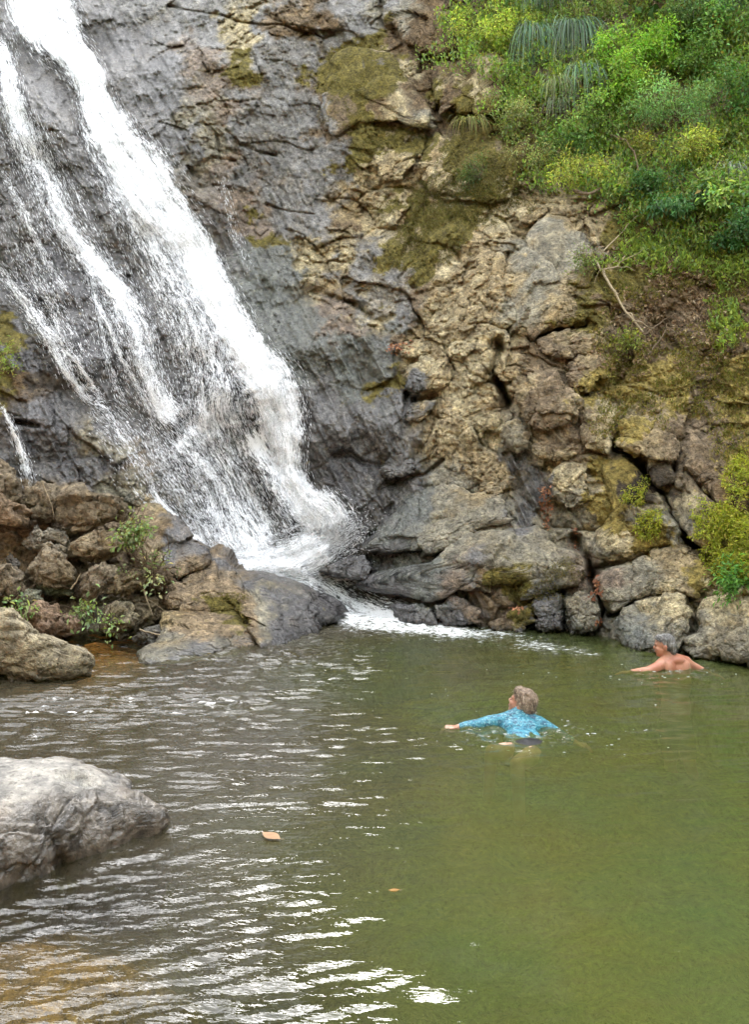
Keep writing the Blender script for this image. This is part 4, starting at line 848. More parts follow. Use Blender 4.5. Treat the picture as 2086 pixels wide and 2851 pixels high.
shrub("sprig", 250, 1700, 42, 14, 120, (.17, .23, .10), "leafy sprig leaning over the orange pool", leaf=.06, stems=5, dep=9.35, cat="plant")
shrub("sprig", 310, 1735, 18, 20, 70, (.17, .23, .09), "small sprig against the round boulder", leaf=.05, stems=3, dep=9.2, cat="plant")
shrub("sprig", 48, 1690, 40, 16, 110, (.17, .23, .10), "leafy sprig over the greenish stone at the edge", leaf=.06, stems=5, dep=9.3, cat="plant")
shrub("sprig", 420, 1615, 18, 14, 60, (.30, .34, .20), "pale leaved sprig below the twiggy shrub", leaf=.06, stems=3, dep=9.75, cat="plant")
shrub("sprig", 15, 985, 25, 40, 260, (.14, .17, .04), "mossy green plants on the edge of the wet slab", leaf=.05, stems=3, cat="plant")

# strap-leaved clumps hanging from the ledges
def strap_clump(px, py, rx, ln_px, n, label, col=(.17, .25, .17), wdt=.015):
    d = float(lookup(DG, np.array([px]), np.array([py]))[0]); mpp = d / F
    root = empty("strap_plant", unproj(px, py, d - .45)); tag(root, label, "plant", "strap leaved clumps on the ledges")
    Vs, Fs, Ts = [], [], []; b = 0
    for i in range(n):
        a = rng.uniform(-1, 1); o0 = unproj(px + a * rx * .45, py + rng.uniform(-8, 10), d - .5 - rng.uniform(0, .16))
        L_ = ln_px * mpp * rng.uniform(.75, 1.2); s = np.linspace(0, 1, 8)
        outx = a * rx * mpp * .75 + rng.normal(0, .11); outy = -rng.uniform(.12, .34)
        X = o0[0] + outx * (1 - (1 - s) ** 1.7); Y = o0[1] + outy * (1 - (1 - s) ** 2); Z = o0[2] + L_ * (rng.uniform(.1, .7) * s - 1.35 * s ** 2 - .1 * s ** 3)
        cl = np.stack([X, Y, Z], 1); w = wdt * rng.uniform(.6, 1.2) * (1 - s ** 3) * (.5 + .5 * np.minimum(1, s * 5)) * .5
        side = np.array([math.cos(a), rng.uniform(-.5, .5), .1]); side /= np.linalg.norm(side)
        v = np.stack([cl - side * w[:, None], cl + side * w[:, None]], 1).reshape(-1, 3)
        k = np.arange(7) * 2 + b
        Fs.append(np.stack([k, k + 1, k + 3, k + 2], 1)); Vs.append(v); b += 16
        c = np.array(col) * rng.uniform(.35, 1.7) * (1 + rng.normal(0, .12, 3)); Ts.append(np.tile(c, (16, 1)))
    o = mesh_obj("leaf_blades", np.concatenate(Vs), np.concatenate(Fs), M_LEAF, attrs={"tint": ('FLOAT_COLOR', np.concatenate(Ts).clip(0, .8))}); reparent_local(o, root); o["kind"] = "stuff"
strap_clump(1495, 80, 62, 118, 190, "large hanging clump of grey green strap leaves left of its twin")
strap_clump(1600, 66, 60, 105, 190, "large hanging clump of grey green strap leaves right of its twin")
strap_clump(1620, 190, 42, 95, 80, "narrow hanging clump of strap leaves below the twin clumps")
strap_clump(1548, 222, 30, 70, 45, "small thin clump of strap leaves beside the dusty shrub", (.19, .22, .11))
strap_clump(1500, -30, 55, 70, 90, "strap leaved clump cut by the top of the picture")
strap_clump(1560, 285, 36, 60, 40, "lowest sparse clump of strap leaves", (.17, .2, .12))
strap_clump(1310, 335, 45, 45, 70, "tufted yellowish grass clump under the tan block", (.24, .23, .08), .016)
strap_clump(1975, -10, 80, 80, 70, "dark strap leaved clump at the top corner", (.10, .15, .10))
strap_clump(2035, 465, 40, 90, 35, "pale drooping strap leaves by the glossy bush", (.24, .30, .22))
strap_clump(1860, 565, 36, 60, 30, "few pale strap leaves on the shaded soil", (.23, .28, .2))

# ground cover that nobody could count
def cover(name, label, spots, n, leaf, aspect, cols_, up=.6, mat=None, cat="undergrowth", lift=.03, jitter=.25, flat=False):
    w = np.array([s[2] * s[3] for s in spots], float); k = rng.choice(len(spots), n, p=w / w.sum()); S_ = np.array([s[:4] for s in spots], float)[k]
    a = rng.uniform(0, 2 * math.pi, n); r = np.sqrt(rng.random(n)); r = r * (1 + .25 * np.sin(a * 3 + k) + .15 * np.sin(a * 7 + 2 * k))
    px = S_[:, 0] + np.cos(a) * r * S_[:, 2]; py = S_[:, 1] + np.sin(a) * r * S_[:, 3]
    P = on_rock(px, py); keep = (vnoise(P * 2.3, 901) + .6 * vnoise(P * 6, 902) > -.25); P = P[keep]; k = k[keep]; m = len(P)
    e = 4.0; gx = on_rock(px[keep] + e, py[keep]) - on_rock(px[keep] - e, py[keep]); gy = on_rock(px[keep], py[keep] - e) - on_rock(px[keep], py[keep] + e)
    Nn = np.cross(gx, gy); Nn /= np.linalg.norm(Nn, axis=1, keepdims=True) + 1e-9; Nn = np.where((Nn[:, 1] > 0)[:, None], -Nn, Nn)
    C_ = P + Nn * (lift * rng.random((m, 1)))
    if flat: Dv = np.cross(Nn, rng.normal(0, 1, (m, 3))) + rng.normal(0, .2, (m, 3)); Nv = Nn + rng.normal(0, .35, (m, 3))
    else: Dv = Nn + rng.normal(0, jitter + .35, (m, 3)) + np.array([0, 0, up]); Nv = Nn + rng.normal(0, .6, (m, 3)) + np.array([0, 0, .5])
    ln = leaf * rng.uniform(.5, 1.5, m); V_, F_ = leaves_mesh(C_, Dv, Nv, ln, ln * aspect)
    cs = np.array(cols_)[rng.integers(0, len(cols_), m)]; T_ = np.repeat((cs * rng.uniform(.7, 1.8, (m, 1))).clip(0, .8), 4, 0)
    o = mesh_obj(name, V_, F_, mat or M_LEAF, attrs={"tint": ('FLOAT_COLOR', T_)}); tag(o, label, cat, kind="stuff"); return o
GREENS = [YG, BG, MG, DU, TG, OL]
cover("undergrowth", "mixed low green plants covering the upper slope", [(1700,120,420,160),(1850,330,260,170),(1620,350,170,110),(1950,560,200,130),(1430,120,170,110),(1650,500,170,70),(1500,300,130,120),(1350,60,110,60),(1780,560,150,70),(1980,80,150,110),(2040,330,80,200),(2270,200,190,260),(2260,620,170,180)], 105000, .062, .46, GREENS, lift=.34)
cover("undergrowth", "olive brown creeping plants over the ledges mid cliff", [(1270,560,190,75),(1180,680,90,80),(1330,470,120,70),(1400,520,100,50),(1090,370,110,22),(1050,410,60,22),(1200,600,120,50)], 24000, .024, .5, [(.13,.12,.03),(.10,.09,.03),(.15,.12,.05),(.08,.09,.03),(.17,.14,.06)], lift=.05)
cover("undergrowth", "yellow brown grass and creepers on the bank", [(1950,1080,170,130),(1750,1060,80,110),(2050,950,90,150),(1700,960,50,40),(2040,1250,60,70),(1690,1190,40,60),(1860,1000,140,60),(1900,760,190,70),(2030,800,70,90),(1750,830,80,50),(2280,1000,200,260),(2300,1400,180,160)], 32000, .04, .35, [(.22,.18,.05),(.18,.16,.05),(.14,.15,.04),(.20,.14,.07),(.12,.13,.035)], lift=.06)
cover("moss", "olive moss coating the domed rock and ledges", [(1010,200,110,60),(960,280,70,70),(665,168,38,16),(1290,260,60,40),(640,1660,70,14),(1500,1645,70,28),(1570,1590,50,30)], 12000, .014, .6, [(.14,.125,.03),(.11,.10,.03),(.16,.13,.05)], lift=.01)
cover("moss", "bright yellow green moss and ferns hanging on the right bank", [(2045,1520,75,105),(2045,1530,60,80),(1985,1450,60,50),(1760,1380,40,60),(1800,1460,50,40),(2060,1330,40,60)], 16000, .036, .34, [(.36,.38,.045),(.29,.33,.04),(.38,.33,.07),(.22,.27,.04)], up=-.6, lift=.10)
cover("undergrowth", "scattered green seedlings on the bare brown slope", [(1900,720,200,60),(2040,760,60,60),(1780,700,70,60),(2040,900,60,70)], 5200, .06, .45, [YG, MG, (.2,.26,.06)], lift=.12)
cover("fern", "fresh green ferns at the foot of the mossy bank", [(2060,1620,40,22)], 900, .06, .3, [(.10,.24,.05),(.14,.28,.06)], up=-.3, lift=.35, cat="fern")
cover("fallen_leaves", "brown fallen leaves strewn over the bare slope", [(1930,800,200,80),(1800,900,150,80),(1980,950,130,90),(1850,720,180,50),(1750,1000,80,60)], 4200, .055, .5, [(.24,.17,.10),(.17,.11,.065),(.30,.23,.15),(.12,.08,.05)], mat=M_DRY, cat="leaves", lift=.03, flat=True)
cover("fallen_leaves", "reddish fallen leaves caught in the rock gully", [(1645,1600,10,30),(1660,1640,16,32),(1605,1500,14,30),(1520,1410,18,60),(1670,1735,14,10),(1440,1695,22,6),(1120,960,30,26),(1095,965,20,16)], 420, .05, .5, [(.30,.13,.07),(.24,.10,.06),(.38,.20,.11),(.2,.09,.05)], mat=M_DRY, cat="leaves", lift=.02, flat=True)
# vegetation that carries on up the hill, out of the picture
nv = 26000; hx = rng.uniform(1350, 2950, nv); hy = -rng.random(nv) ** .8 * 960 - 5
P = on_cliff(hx, hy) + rng.normal(0, .3, (nv, 3)) - np.array([0, .4, 0])
V_, F_ = leaves_mesh(P, rng.normal(0, 1, (nv, 3)), rng.normal(0, .6, (nv, 3)) + [0, -.5, .8], rng.uniform(.12, .4, nv), rng.uniform(.08, .25, nv))
tag(mesh_obj("vegetation", V_, F_, M_LEAF, attrs={"tint": ('FLOAT_COLOR', leaf_tints(nv, (.05, .095, .03)))}), "green hillside vegetation above the bank", "vegetation", kind="stuff")

# dead branches and sticks
def branch(name, pts, r0, r1, label, mat, twigs=0, proud=.25, deps=None):
    P = np.array([unproj(p_[0], p_[1], (lookup(DG, np.array([p_[0]]), np.array([p_[1]]))[0] - proud) if deps is None else deps) for p_ in pts])
    w = [wob(P[i], P[i + 1], 5, .05)[(0 if i == 0 else 1):] for i in range(len(P) - 1)]; w = np.concatenate(w)
    root = empty(name, w[0]); tag(root, label, "branch")
    v, f = tube(w, r0, r1, 7); o = mesh_obj("stem", v, f, mat); reparent_local(o, root)
    for i in range(twigs):
        t0 = w[rng.integers(len(w) // 3, len(w))]; e = t0 + rng.normal(0, .22, 3) * [1, .5, 1] + [0, -.05, .06]
        v, f = tube(wob(t0, e, 6, .12), r1 * .8, .002, 4); o = mesh_obj("twig", v, f, mat); reparent_local(o, root)
branch("dead_branch", [(1682,755),(1715,815),(1745,870),(1792,925)], .02, .013, "straight pale dead branch lying down the bare slope", M_PALE, 2, .12)
branch("dead_branch", [(1655,715),(1672,750),(1720,742),(1765,690)], .014, .008, "forked dead branch at the head of the straight one", M_PALE, 4, .2)
branch("dead_branch", [(1760,945),(1800,930),(1850,890),(1900,865)], .012, .006, "curved thin dead branch crossing the bare slope", M_TWIG, 5, .12)
branch("dead_branch", [(1810,985),(1840,945),(1858,900)], .011, .006, "short upright dead twig on the bare slope", M_TWIG, 3, .15)
branch("bare_sapling", [(1782,510),(1772,440),(1745,390),(1700,375)], .018, .006, "arching bare sapling stem among the yellow leaves", M_TWIG, 9, .5)
branch("bare_sapling", [(1752,400),(1780,365),(1800,330)], .010, .004, "thin straight sapling stem crossing the arching one", M_TWIG, 4, .5)
branch("dead_branch", [(1600,530),(1640,540),(1672,525),(1720,500)], .03, .014, "dark gnarled branch above the big round rock", M_TWIG, 4, .35)
branch("dead_branch", [(1680,700),(1740,640),(1775,600)], .010, .006, "slim slanting branch above the forked dead one", M_PALE, 1, .2)
branch("stick", [(197,1640),(212,1620),(224,1596)], .012, .007, "short pale stick between two boulders", M_PALE, 0, .1, 9.7)
branch("stick", [(388,1752),(420,1762),(458,1768)], .010, .006, "thin stick lying across the mouth of the orange pool", M_PALE, 0, .1, 9.0)
branch("stick", [(118,1345),(140,1400),(150,1440)], .007, .004, "thin dry stalk leaning on the pointed boulder", M_PALE, 0, .1, 10.35)
branch("hanging_roots", [(400,1640),(412,1680),(425,1715)], .012, .005, "pale hanging roots below the twiggy shrub", M_PALE, 5, .1, 9.75)

# two leaves afloat on the pool
def float_leaf(px, py, ln, wd, rot, label, col, curl=.004):
    d = float(water_d(py)); c = unproj(px, py, d); root = empty("floating_leaf", (c[0], c[1], .012)); tag(root, label, "leaf")
    s = np.linspace(0, 1, 12); w = wd * np.sin(math.pi * np.clip(s, .02, .98)) ** 1.15 * .5; Vs = []
    for j, t in enumerate((-1, -.5, 0, .5, 1)):
        Vs.append(np.stack([(s - .5) * ln, t * w, .003 + curl * (t * t) * (w / (wd * .5)) + curl * (s - .5) ** 2 * 4], 1))
    V_ = np.stack(Vs, 1).reshape(-1, 3); ca_, sa2 = math.cos(rot), math.sin(rot)
    V_ = np.c_[V_[:, 0] * ca_ - V_[:, 1] * sa2, V_[:, 0] * sa2 + V_[:, 1] * ca_, V_[:, 2]]
    i = np.arange(11)[:, None] * 5 + np.arange(4)[None]; F_ = np.stack([i, i + 1, i + 6, i + 5], -1).reshape(-1, 4)
    T_ = np.tile(np.array(col), (len(V_), 1)) * (1 + .2 * vnoise(V_ * 60, 3))[:, None]; T_[::5] *= .8
    mesh_obj("blade", V_, F_, M_DRY, root, attrs={"tint": ('FLOAT_COLOR', T_)})
    st = np.array([[ln * .48, 0, .006], [ln * .56, 0, .010], [ln * .66, .004, .010]]); st = np.c_[st[:, 0] * ca_ - st[:, 1] * sa2, st[:, 0] * sa2 + st[:, 1] * ca_, st[:, 2]]
    v, f = tube(st, .0025, .0015, 5); mesh_obj("stalk", v, f, M_PALE, root)
float_leaf(755, 2336, .135, .075, math.radians(-38), "large tan leaf floating near the flat topped boulder", (.40, .245, .14))
float_leaf(1098, 2492, .055, .020, math.radians(6), "small curled orange leaf floating in the green water", (.55, .33, .14), .01)
# ------------------------------------------------------------------ two swimmers
def add_ball(parts, c, r, rot=None, sub=3):
    S, Fc = ico(sub); V_ = S * np.array(r if hasattr(r, '__len__') else (r, r, r))
    if rot is not None: V_ = V_ @ np.array(Matrix.Rotation(rot[0], 3, rot[1])).T
    parts.append((V_ + np.array(c), Fc))
def add_limb(parts, pts, rad):
    """tapered limb: overlapping balls along the bones"""
    p = np.array(pts, float)
    for i in range(len(p) - 1):
        L_ = np.linalg.norm(p[i + 1] - p[i]); n = max(3, int(L_ / (min(rad[i], rad[i + 1]) * .35)))
        for t in np.linspace(0, 1, n): add_ball(parts, p[i] + t * (p[i + 1] - p[i]), rad[i] + t * (rad[i + 1] - rad[i]), sub=2)
def fuse(name, parts, voxel, mat, smooth=6):
    v, f = join(parts); tmp = mesh_obj("tmp", v, f)
    md = tmp.modifiers.new("r", 'REMESH'); md.mode = 'VOXEL'; md.voxel_size = voxel
    ms = tmp.modifiers.new("s", 'SMOOTH'); ms.factor = .5; ms.iterations = smooth
    dg = bpy.context.evaluated_depsgraph_get(); me = bpy.data.meshes.new_from_object(tmp.evaluated_get(dg)); me.name = name
    bpy.data.objects.remove(tmp); o = bpy.data.objects.new(name, me); COL.objects.link(o)
    me.polygons.foreach_set("use_smooth", np.ones(len(me.polygons), bool)); me.materials.clear(); me.materials.append(mat)
    return o
def hand(parts, wrist, direc, up, s=1.0, curl=.35, thumb=1):
    d = np.array(direc, float); d /= np.linalg.norm(d); u = np.array(up, float); u -= d * (u @ d); u /= np.linalg.norm(u); sd_ = np.cross(d, u)
    w = np.array(wrist, float)
    for a in (-1, -.33, .33, 1):
        add_limb(parts, [w + d * .01 * s, w + d * .085 * s + sd_ * a * .030 * s], (.016 * s, .014 * s))
    for a, L_ in zip((-1, -.33, .33, 1), (.060, .075, .080, .070)):
        k = w + d * .085 * s + sd_ * a * .030 * s; m = k + (d * math.cos(curl) - u * math.sin(curl)) * L_ * .5 * s + sd_ * a * .005
        e = m + (d * math.cos(curl * 2.1) - u * math.sin(curl * 2.1)) * L_ * .5 * s
        add_limb(parts, [k, m, e], (.0095 * s, .0088 * s, .0072 * s))
    t0 = w + d * .025 * s - sd_ * thumb * .024 * s; t1 = t0 + (d * .7 - sd_ * thumb * .7) * .036 * s; t2 = t1 + (d * .9 - sd_ * thumb * .35) * .03 * s
    add_limb(parts, [t0, t1, t2], (.014 * s, .011 * s, .0085 * s))
def head(parts, c, face, up, s=1.0):
    """skull, jaw, brow, nose, mouth, ears; face and up are unit directions"""
    f = np.array(face, float); f /= np.linalg.norm(f); u = np.array(up, float); u -= f * (u @ f); u /= np.linalg.norm(u); r = np.cross(f, u)
    B_ = np.stack([r, f, u], 1); c = np.array(c, float)
    def at(x_, y_, z_): return c + B_ @ (np.array([x_, y_, z_]) * s)
    def blob(x_, y_, z_, rx, ry, rz, sub=3):
        S, Fc = ico(sub); parts.append(((S * np.array([rx, ry, rz]) * s) @ B_.T + at(x_, y_, z_), Fc))
    blob(0, -.010, .030, .076, .096, .085); blob(0, .030, -.030, .062, .062, .075); blob(0, .052, -.080, .038, .036, .026)
    blob(0, .076, .028, .050, .016, .012); blob(0, .092, -.012, .013, .020, .020); blob(0, .085, .010, .010, .012, .025); blob(0, .080, -.052, .026, .014, .012); blob(0, .082, -.044, .022, .014, .005, 2)
    for k in (-1, 1):
        blob(k * .036, .066, -.018, .024, .022, .020); blob(k * .079, -.006, -.008, .010, .020, .031); blob(k * .084, -.014, .004, .008, .015, .018); blob(k * .03, .079, .008, .012, .008, .008, 2)
    return at, B_
def skin_mat(name, col):
    N = NT(name); geo = N.n("NewGeometry").outputs["Position"]; n = N.noise(geo, 22, 4, .6); n2 = N.noise(geo, 7, 2, .5)
    c = N.mix(N.ramp(n2, .35, .65), tuple(col) + (1,), (col[0] * .80, col[1] * .62, col[2] * .55, 1))
    p = N.n("BsdfPrincipled"); N.set(p, Base_Color=c, Roughness=.38, Normal=N.bump(n, .004)); p.inputs["Specular IOR Level"].default_value = .5
    p.inputs["Subsurface Weight"].default_value = .15; p.inputs["Subsurface Radius"].default_value = (.012, .005, .003); p.inputs["Subsurface Scale"].default_value = 1.0
    return N.done(p.outputs[0])
def hair_mat(name, dark, light, scale=(60, 60, 14)):
    N = NT(name); tc = N.n("TexCoord").outputs["Object"]; n = N.noise(N.mapping(tc, scale), 1.0, 5, .65); n2 = N.noise(tc, 16, 3, .6)
    c = N.mix(N.ramp(N.math('ADD', N.math('MULTIPLY', n, .6), N.math('MULTIPLY', n2, .4)), .38, .62), tuple(dark) + (1,), tuple(light) + (1,))
    p = N.n("BsdfPrincipled"); N.set(p, Base_Color=c, Roughness=.5, Normal=N.bump(n, .012, 1.0)); p.inputs["Specular IOR Level"].default_value = .4
    return N.done(p.outputs[0])
def hair_cap(name, at, B_, s, spec, mat, seed, rough=.006, voxel=.005):
    parts = []
    for (x_, y_, z_, rx, ry, rz) in spec:
        S, Fc = ico(3); parts.append(((S * np.array([rx, ry, rz]) * s) @ B_.T + at(x_, y_, z_), Fc))
    o = fuse(name, parts, voxel, mat, 3); me = o.data; n = len(me.vertices); co = np.empty(n * 3, np.float32); me.vertices.foreach_get("co", co); co = co.reshape(-1, 3)
    c = at(0, 0, .02); nr = co - c; nr /= np.linalg.norm(nr, axis=1, keepdims=True); lo = (co - c) @ B_
    k = np.stack([lo[:, 0] * 60, lo[:, 1] * 34, lo[:, 2] * 26], 1)
    co = co + nr * (rough * (ridged(k, 3, seed)) + .5 * rough * fbm(co * 160, 2, seed + 1))[:, None]
    me.vertices.foreach_set("co", co.astype(np.float32).ravel()); me.update(); return o

def strands(person, at, B_, s, n, ln, dark, light, seed, lift, flow, spec):
    # short locks lying over the hair mass
    r_ = np.random.default_rng(seed); Vs, Fs, Ts = [], [], []; b = 0
    for i in range(n):
        x_, y_, z_, rx, ry, rz = spec[r_.integers(0, len(spec))]
        q_ = r_.normal(0, 1, 3); q_ /= np.linalg.norm(q_)
        loc = np.array([x_, y_, z_]) + q_ * np.array([rx, ry, rz])
        if loc[1] > .06 and loc[2] < .07: continue
        nl = loc - np.array([0, -.02, .02]); nl /= np.linalg.norm(nl)
        dv = np.array(flow) + r_.normal(0, .45, 3); dv -= nl * (dv @ nl) * .85; dv /= np.linalg.norm(dv) + 1e-9
        L_ = ln * r_.uniform(.5, 1.4); side = np.cross(nl, dv); w = r_.uniform(.0014, .0032)
        cl = [loc + nl * (lift * k_ * r_.uniform(.3, 1.2)) + dv * L_ * k_ - nl * .25 * L_ * k_ * k_ for k_ in (0, .35, .7, 1.0)]
        for k_, c_ in enumerate(cl):
            ww = w * (1, 1, .7, .1)[k_]; Vs += [at(*(c_ - side * ww)), at(*(c_ + side * ww))]
        for k_ in range(3): Fs.append([b + 2 * k_, b + 2 * k_ + 1, b + 2 * k_ + 3, b + 2 * k_ + 2])
        t_ = r_.random(); Ts += [np.array(dark) * (1 - t_) + np.array(light) * t_] * 8; b += 8
    o = mesh_obj("hair_locks", np.array(Vs), np.array(Fs), M_DRY, attrs={"tint": ('FLOAT_COLOR', np.array(Ts))}); reparent_local(o, person); o["kind"] = "stuff"
# --- man: bare back, grey hair, head in profile to the left
O = np.array([(1880 - CX) / F * 7.95, 7.95, 0.0])
O = O + np.array([0, 0, -.03])
man = empty("person", O); tag(man, "bare backed swimmer with slicked grey hair near the right bank", "person")
sk = skin_mat("tanned_skin", (.56, .285, .195))
pts = []
def W(*a): return O + np.array(a)
add_ball(pts, W(.0, .03, .00), (.165, .105, .15)); add_ball(pts, W(.01, .01, -.13), (.16, .11, .2)); add_ball(pts, W(.03, .05, -.36), (.15, .11, .2)); add_ball(pts, W(.04, .08, -.52), (.16, .12, .14))
add_ball(pts, W(-.075, -.055, .045), (.062, .045, .085)); add_ball(pts, W(.085, -.02, .045), (.062, .045, .085)); add_ball(pts, W(.005, -.01, .115), (.10, .06, .05))
add_limb(pts, [W(.0, .01, .08), W(-.055, .03, .175)], (.066, .056)); add_limb(pts, [W(-.04, .02, .13), W(-.125, -.02, .095)], (.05, .055)); add_limb(pts, [W(.02, .02, .13), W(.13, .05, .09)], (.05, .055))
add_limb(pts, [W(-.135, -.03, .085), W(-.20, -.07, .060), W(-.30, -.10, .034), W(-.37, -.09, .022), W(-.455, -.07, .012)], (.060, .052, .042, .040, .027))
hand(pts, W(-.455, -.07, .012), (-1, .18, -.06), (0, .1, 1), .95, .22, 1)
add_limb(pts, [W(.135, .045, .075), W(.195, .06, .045), W(.265, .06, .012), W(.36, .05, -.03)], (.056, .046, .038, .027)); hand(pts, W(.36, .05, -.03), (1, -.1, -.15), (0, 0, 1), .95, .25, -1)
for k in (-1, 1): add_limb(pts, [W(.04 + k * .08, .08, -.58), W(.06 + k * .1, .0, -.95), W(.06 + k * .1, -.25, -1.2)], (.085, .06, .045))
at, B_ = head(pts, W(-.092, .03, .247), (-.95, .30, -.10), (-.02, 0, 1), .98)
o = fuse("body", pts, .0062, sk, 5); reparent_local(o, man)
me = o.data
HS = [(0, -.022, .052, .080, .088, .074), (0, -.060, .010, .072, .058, .075), (0, -.075, -.045, .058, .034, .050), (0, .040, .085, .062, .040, .032), (.058, -.03, .01, .024, .045, .05), (-.058, -.03, .01, .024, .045, .05)]
h = hair_cap("hair", at, B_, .98, HS, hair_mat("grey_hair", (.05, .048, .046), (.34, .33, .32)), 31, .003); reparent_local(h, man)
strands(man, at, B_, .98, 420, .05, (.04, .04, .04), (.42, .41, .40), 5, .002, (0, -.8, -.6), HS)
sh_m = plain_material("dark_shorts", (.02, .022, .028), .8)
p2 = []; add_ball(p2, W(.04, .08, -.54), (.172, .13, .13))
for k in (-1, 1): add_limb(p2, [W(.04 + k * .08, .08, -.58), W(.055 + k * .095, .03, -.82)], (.095, .085))
o = fuse("shorts", p2, .01, sh_m, 4); reparent_local(o, man)
def features(person, at, eye_col=(.03, .02, .015), brow=(.12, .09, .07), lip=(.40, .15, .12), s=1.0):
    for k in (-1, 1):
        S, Fc = ico(2); o = mesh_obj("eye", S * np.array([.010, .008, .006]) * s + at(k * .031, .081, .008), Fc, plain_material("eye", eye_col, .2, 5, .1)); reparent_local(o, person)
        v, f = tube([at(k * .014, .089, .024), at(k * .032, .088, .028), at(k * .048, .078, .022)], .0045 * s, .003 * s, 5); o = mesh_obj("eyebrow", v, f, plain_material("brow", brow, .8)); reparent_local(o, person)
    v, f = tube([at(-.022, .084, -.050), at(-.01, .095, -.048), at(.01, .095, -.048), at(.022, .084, -.050)], .004 * s, .004 * s, 6); o = mesh_obj("mouth", v, f, plain_material("lips", lip, .5)); reparent_local(o, person)
features(man, at)

# --- woman: teal patterned long sleeved swim shirt, short tousled fair hair, head thrown back
O = np.array([(1446 - CX) / F * 6.16, 6.16, 0.0])
O = O + np.array([0, 0, -.018])
wom = empty("person", O); tag(wom, "swimmer in a blue patterned long sleeved shirt with short fair hair", "person")
sk2 = skin_mat("fair_skin", (.62, .40, .31))
pts = []
# skin: head, neck, hands, legs and a slim trunk under the clothes - one body
at, B_ = head(pts, W(.030, .06, .160), (-.80, .42, .30), (.32, -.12, .94), .95)
add_limb(pts, [W(.01, .01, .06), W(.022, .05, .135)], (.056, .052))
add_ball(pts, W(0, -.02, .0), (.15, .14, .07)); add_ball(pts, W(0, -.2, -.06), (.13, .2, .085)); add_ball(pts, W(0, -.40, -.10), (.15, .12, .09))
LA = [W(-.135, -.01, .045), W(-.225, -.02, .040), W(-.315, -.03, .024), W(-.40, -.04, .018), W(-.475, -.05, .012)]
RA = [W(.145, -.01, .028), W(.21, -.04, .0), W(.275, -.07, -.03), W(.40, -.12, -.08)]
add_limb(pts, LA, (.05, .045, .038, .034, .024)); add_limb(pts, RA, (.05, .044, .038, .024))
hand(pts, LA[-1], (-1, -.12, .06), (0, .1, 1), .95, .5, 1); hand(pts, RA[-1], (.9, -.3, -.2), (0, 0, 1), .9, .3, -1)
add_limb(pts, [W(-.07, -.42, -.06), W(-.18, -.44, -.040), W(-.27, -.42, -.048), W(-.30, -.44, -.36)], (.080, .066, .052, .04))
add_limb(pts, [W(.04, -.44, -.06), W(-.04, -.56, -.042), W(-.13, -.66, -.050), W(-.12, -.70, -.42)], (.082, .068, .054, .042))
o = fuse("body", pts, .0062, sk2, 5); reparent_local(o, wom)
N = NT("teal_print"); tc = N.n("NewGeometry").outputs["Position"]
n = N.noise(N.mapping(tc, (24, 42, 42), (0, .5, .4)), 1.0, 4, .75); n2 = N.noise(N.mapping(tc, (90, 120, 120), (0, -.4, .2)), 1.0, 2, .6)
vor = N.n("TexVoronoi"); N.put(vor.inputs["Vector"], N.mapping(tc, (30, 55, 55), (0, .4, .3))); vor.inputs["Scale"].default_value = 1.0
c = N.mix(N.ramp(n, .40, .56), (.008, .075, .14, 1), (.035, .24, .34, 1)); c = N.mix(N.ramp(N.math('ADD', n2, N.math('MULTIPLY', vor.outputs["Distance"], -.25)), .40, .54), c, (.24, .50, .58, 1))
p = N.n("BsdfPrincipled"); N.set(p, Base_Color=c, Roughness=.42, Normal=N.bump(N.noise(tc, 26, 3, .6), .016, .8)); p.inputs["Specular IOR Level"].default_value = .5
m_shirt = N.done(p.outputs[0])
pts = []
add_ball(pts, W(0, -.03, .012), (.165, .13, .085)); add_ball(pts, W(0, -.18, -.045), (.15, .16, .09))
add_limb(pts, [W(-.14, -.01, .042), W(0, .02, .075), W(.15, -.01, .022)], (.062, .070, .062)); add_limb(pts, [W(.0, .01, .06), W(.012, .03, .100)], (.075, .064))
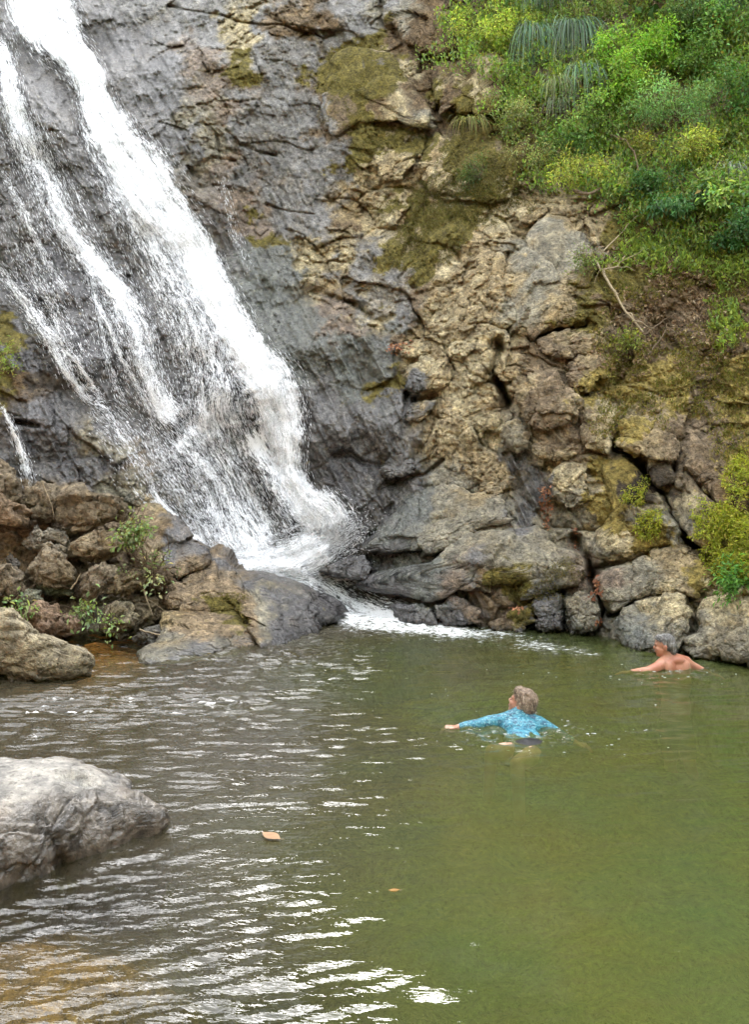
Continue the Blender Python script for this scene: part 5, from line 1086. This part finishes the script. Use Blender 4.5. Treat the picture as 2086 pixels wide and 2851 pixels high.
add_limb(pts, LA[:4] + [W(-.445, -.047, .014)], (.062, .056, .047, .041, .034)); add_limb(pts, RA[:3] + [W(.37, -.11, -.07)], (.062, .054, .047, .034))
o = fuse("shirt", pts, .0062, m_shirt, 5); reparent_local(o, wom)
pts = []; add_ball(pts, W(0, -.41, -.055), (.185, .125, .098))
add_limb(pts, [W(-.08, -.42, -.07), W(-.15, -.41, -.07)], (.098, .088)); add_limb(pts, [W(.06, -.43, -.085), W(.03, -.49, -.09)], (.098, .090))
o = fuse("shorts", pts, .008, plain_material("black_swim_shorts", (.018, .018, .02), .45, 30, .3), 4); reparent_local(o, wom)
HS = [(0, -.022, .050, .086, .096, .082), (0, -.060, .000, .082, .062, .080), (0, -.070, -.055, .060, .036, .045), (0, .045, .090, .066, .042, .034), (.066, -.025, .022, .026, .050, .045), (-.066, -.025, .022, .026, .050, .045)]
h = hair_cap("hair", at, B_, .95, HS, hair_mat("fair_hair", (.11, .075, .05), (.36, .27, .20), (70, 50, 40)), 41, .006); reparent_local(h, wom)
strands(wom, at, B_, .95, 1100, .045, (.20, .14, .095), (.60, .50, .40), 6, .010, (0, -.7, -.5), HS)
features(wom, at, brow=(.25, .17, .11), lip=(.5, .2, .17))

# splashes about the swimmers
def splash(label, cx_, cy_, sx_, sy_, n):
    X = rng.normal(cx_, sx_, n); Y = rng.normal(cy_, sy_, n); S, Fc = ico(1); r = rng.uniform(.0015, .0045, n) * rng.choice([1, 1, 1.6], n)
    sc_ = np.stack([r * rng.uniform(1, 3.2, n), r, r * .5], 1)
    V_ = (S[None] * sc_[:, None] + np.stack([X, Y, np.abs(rng.normal(.004, .006, n))], 1)[:, None]).reshape(-1, 3)
    F_ = (Fc[None] + (np.arange(n) * len(S))[:, None, None]).reshape(-1, 3)
    tag(mesh_obj("water_drops", V_, F_, M_SPRAY), label, "drops", kind="stuff")
splash("drops and bubbles stirred up round the swimmer in blue", 1.35, 5.95, .34, .24, 70)
splash("drops and bubbles round the bare backed swimmer", 2.85, 7.75, .35, .2, 40)
splash("bubbles scattered on the pool beyond the swimmers", 1.6, 7.4, 1.1, .8, 22)
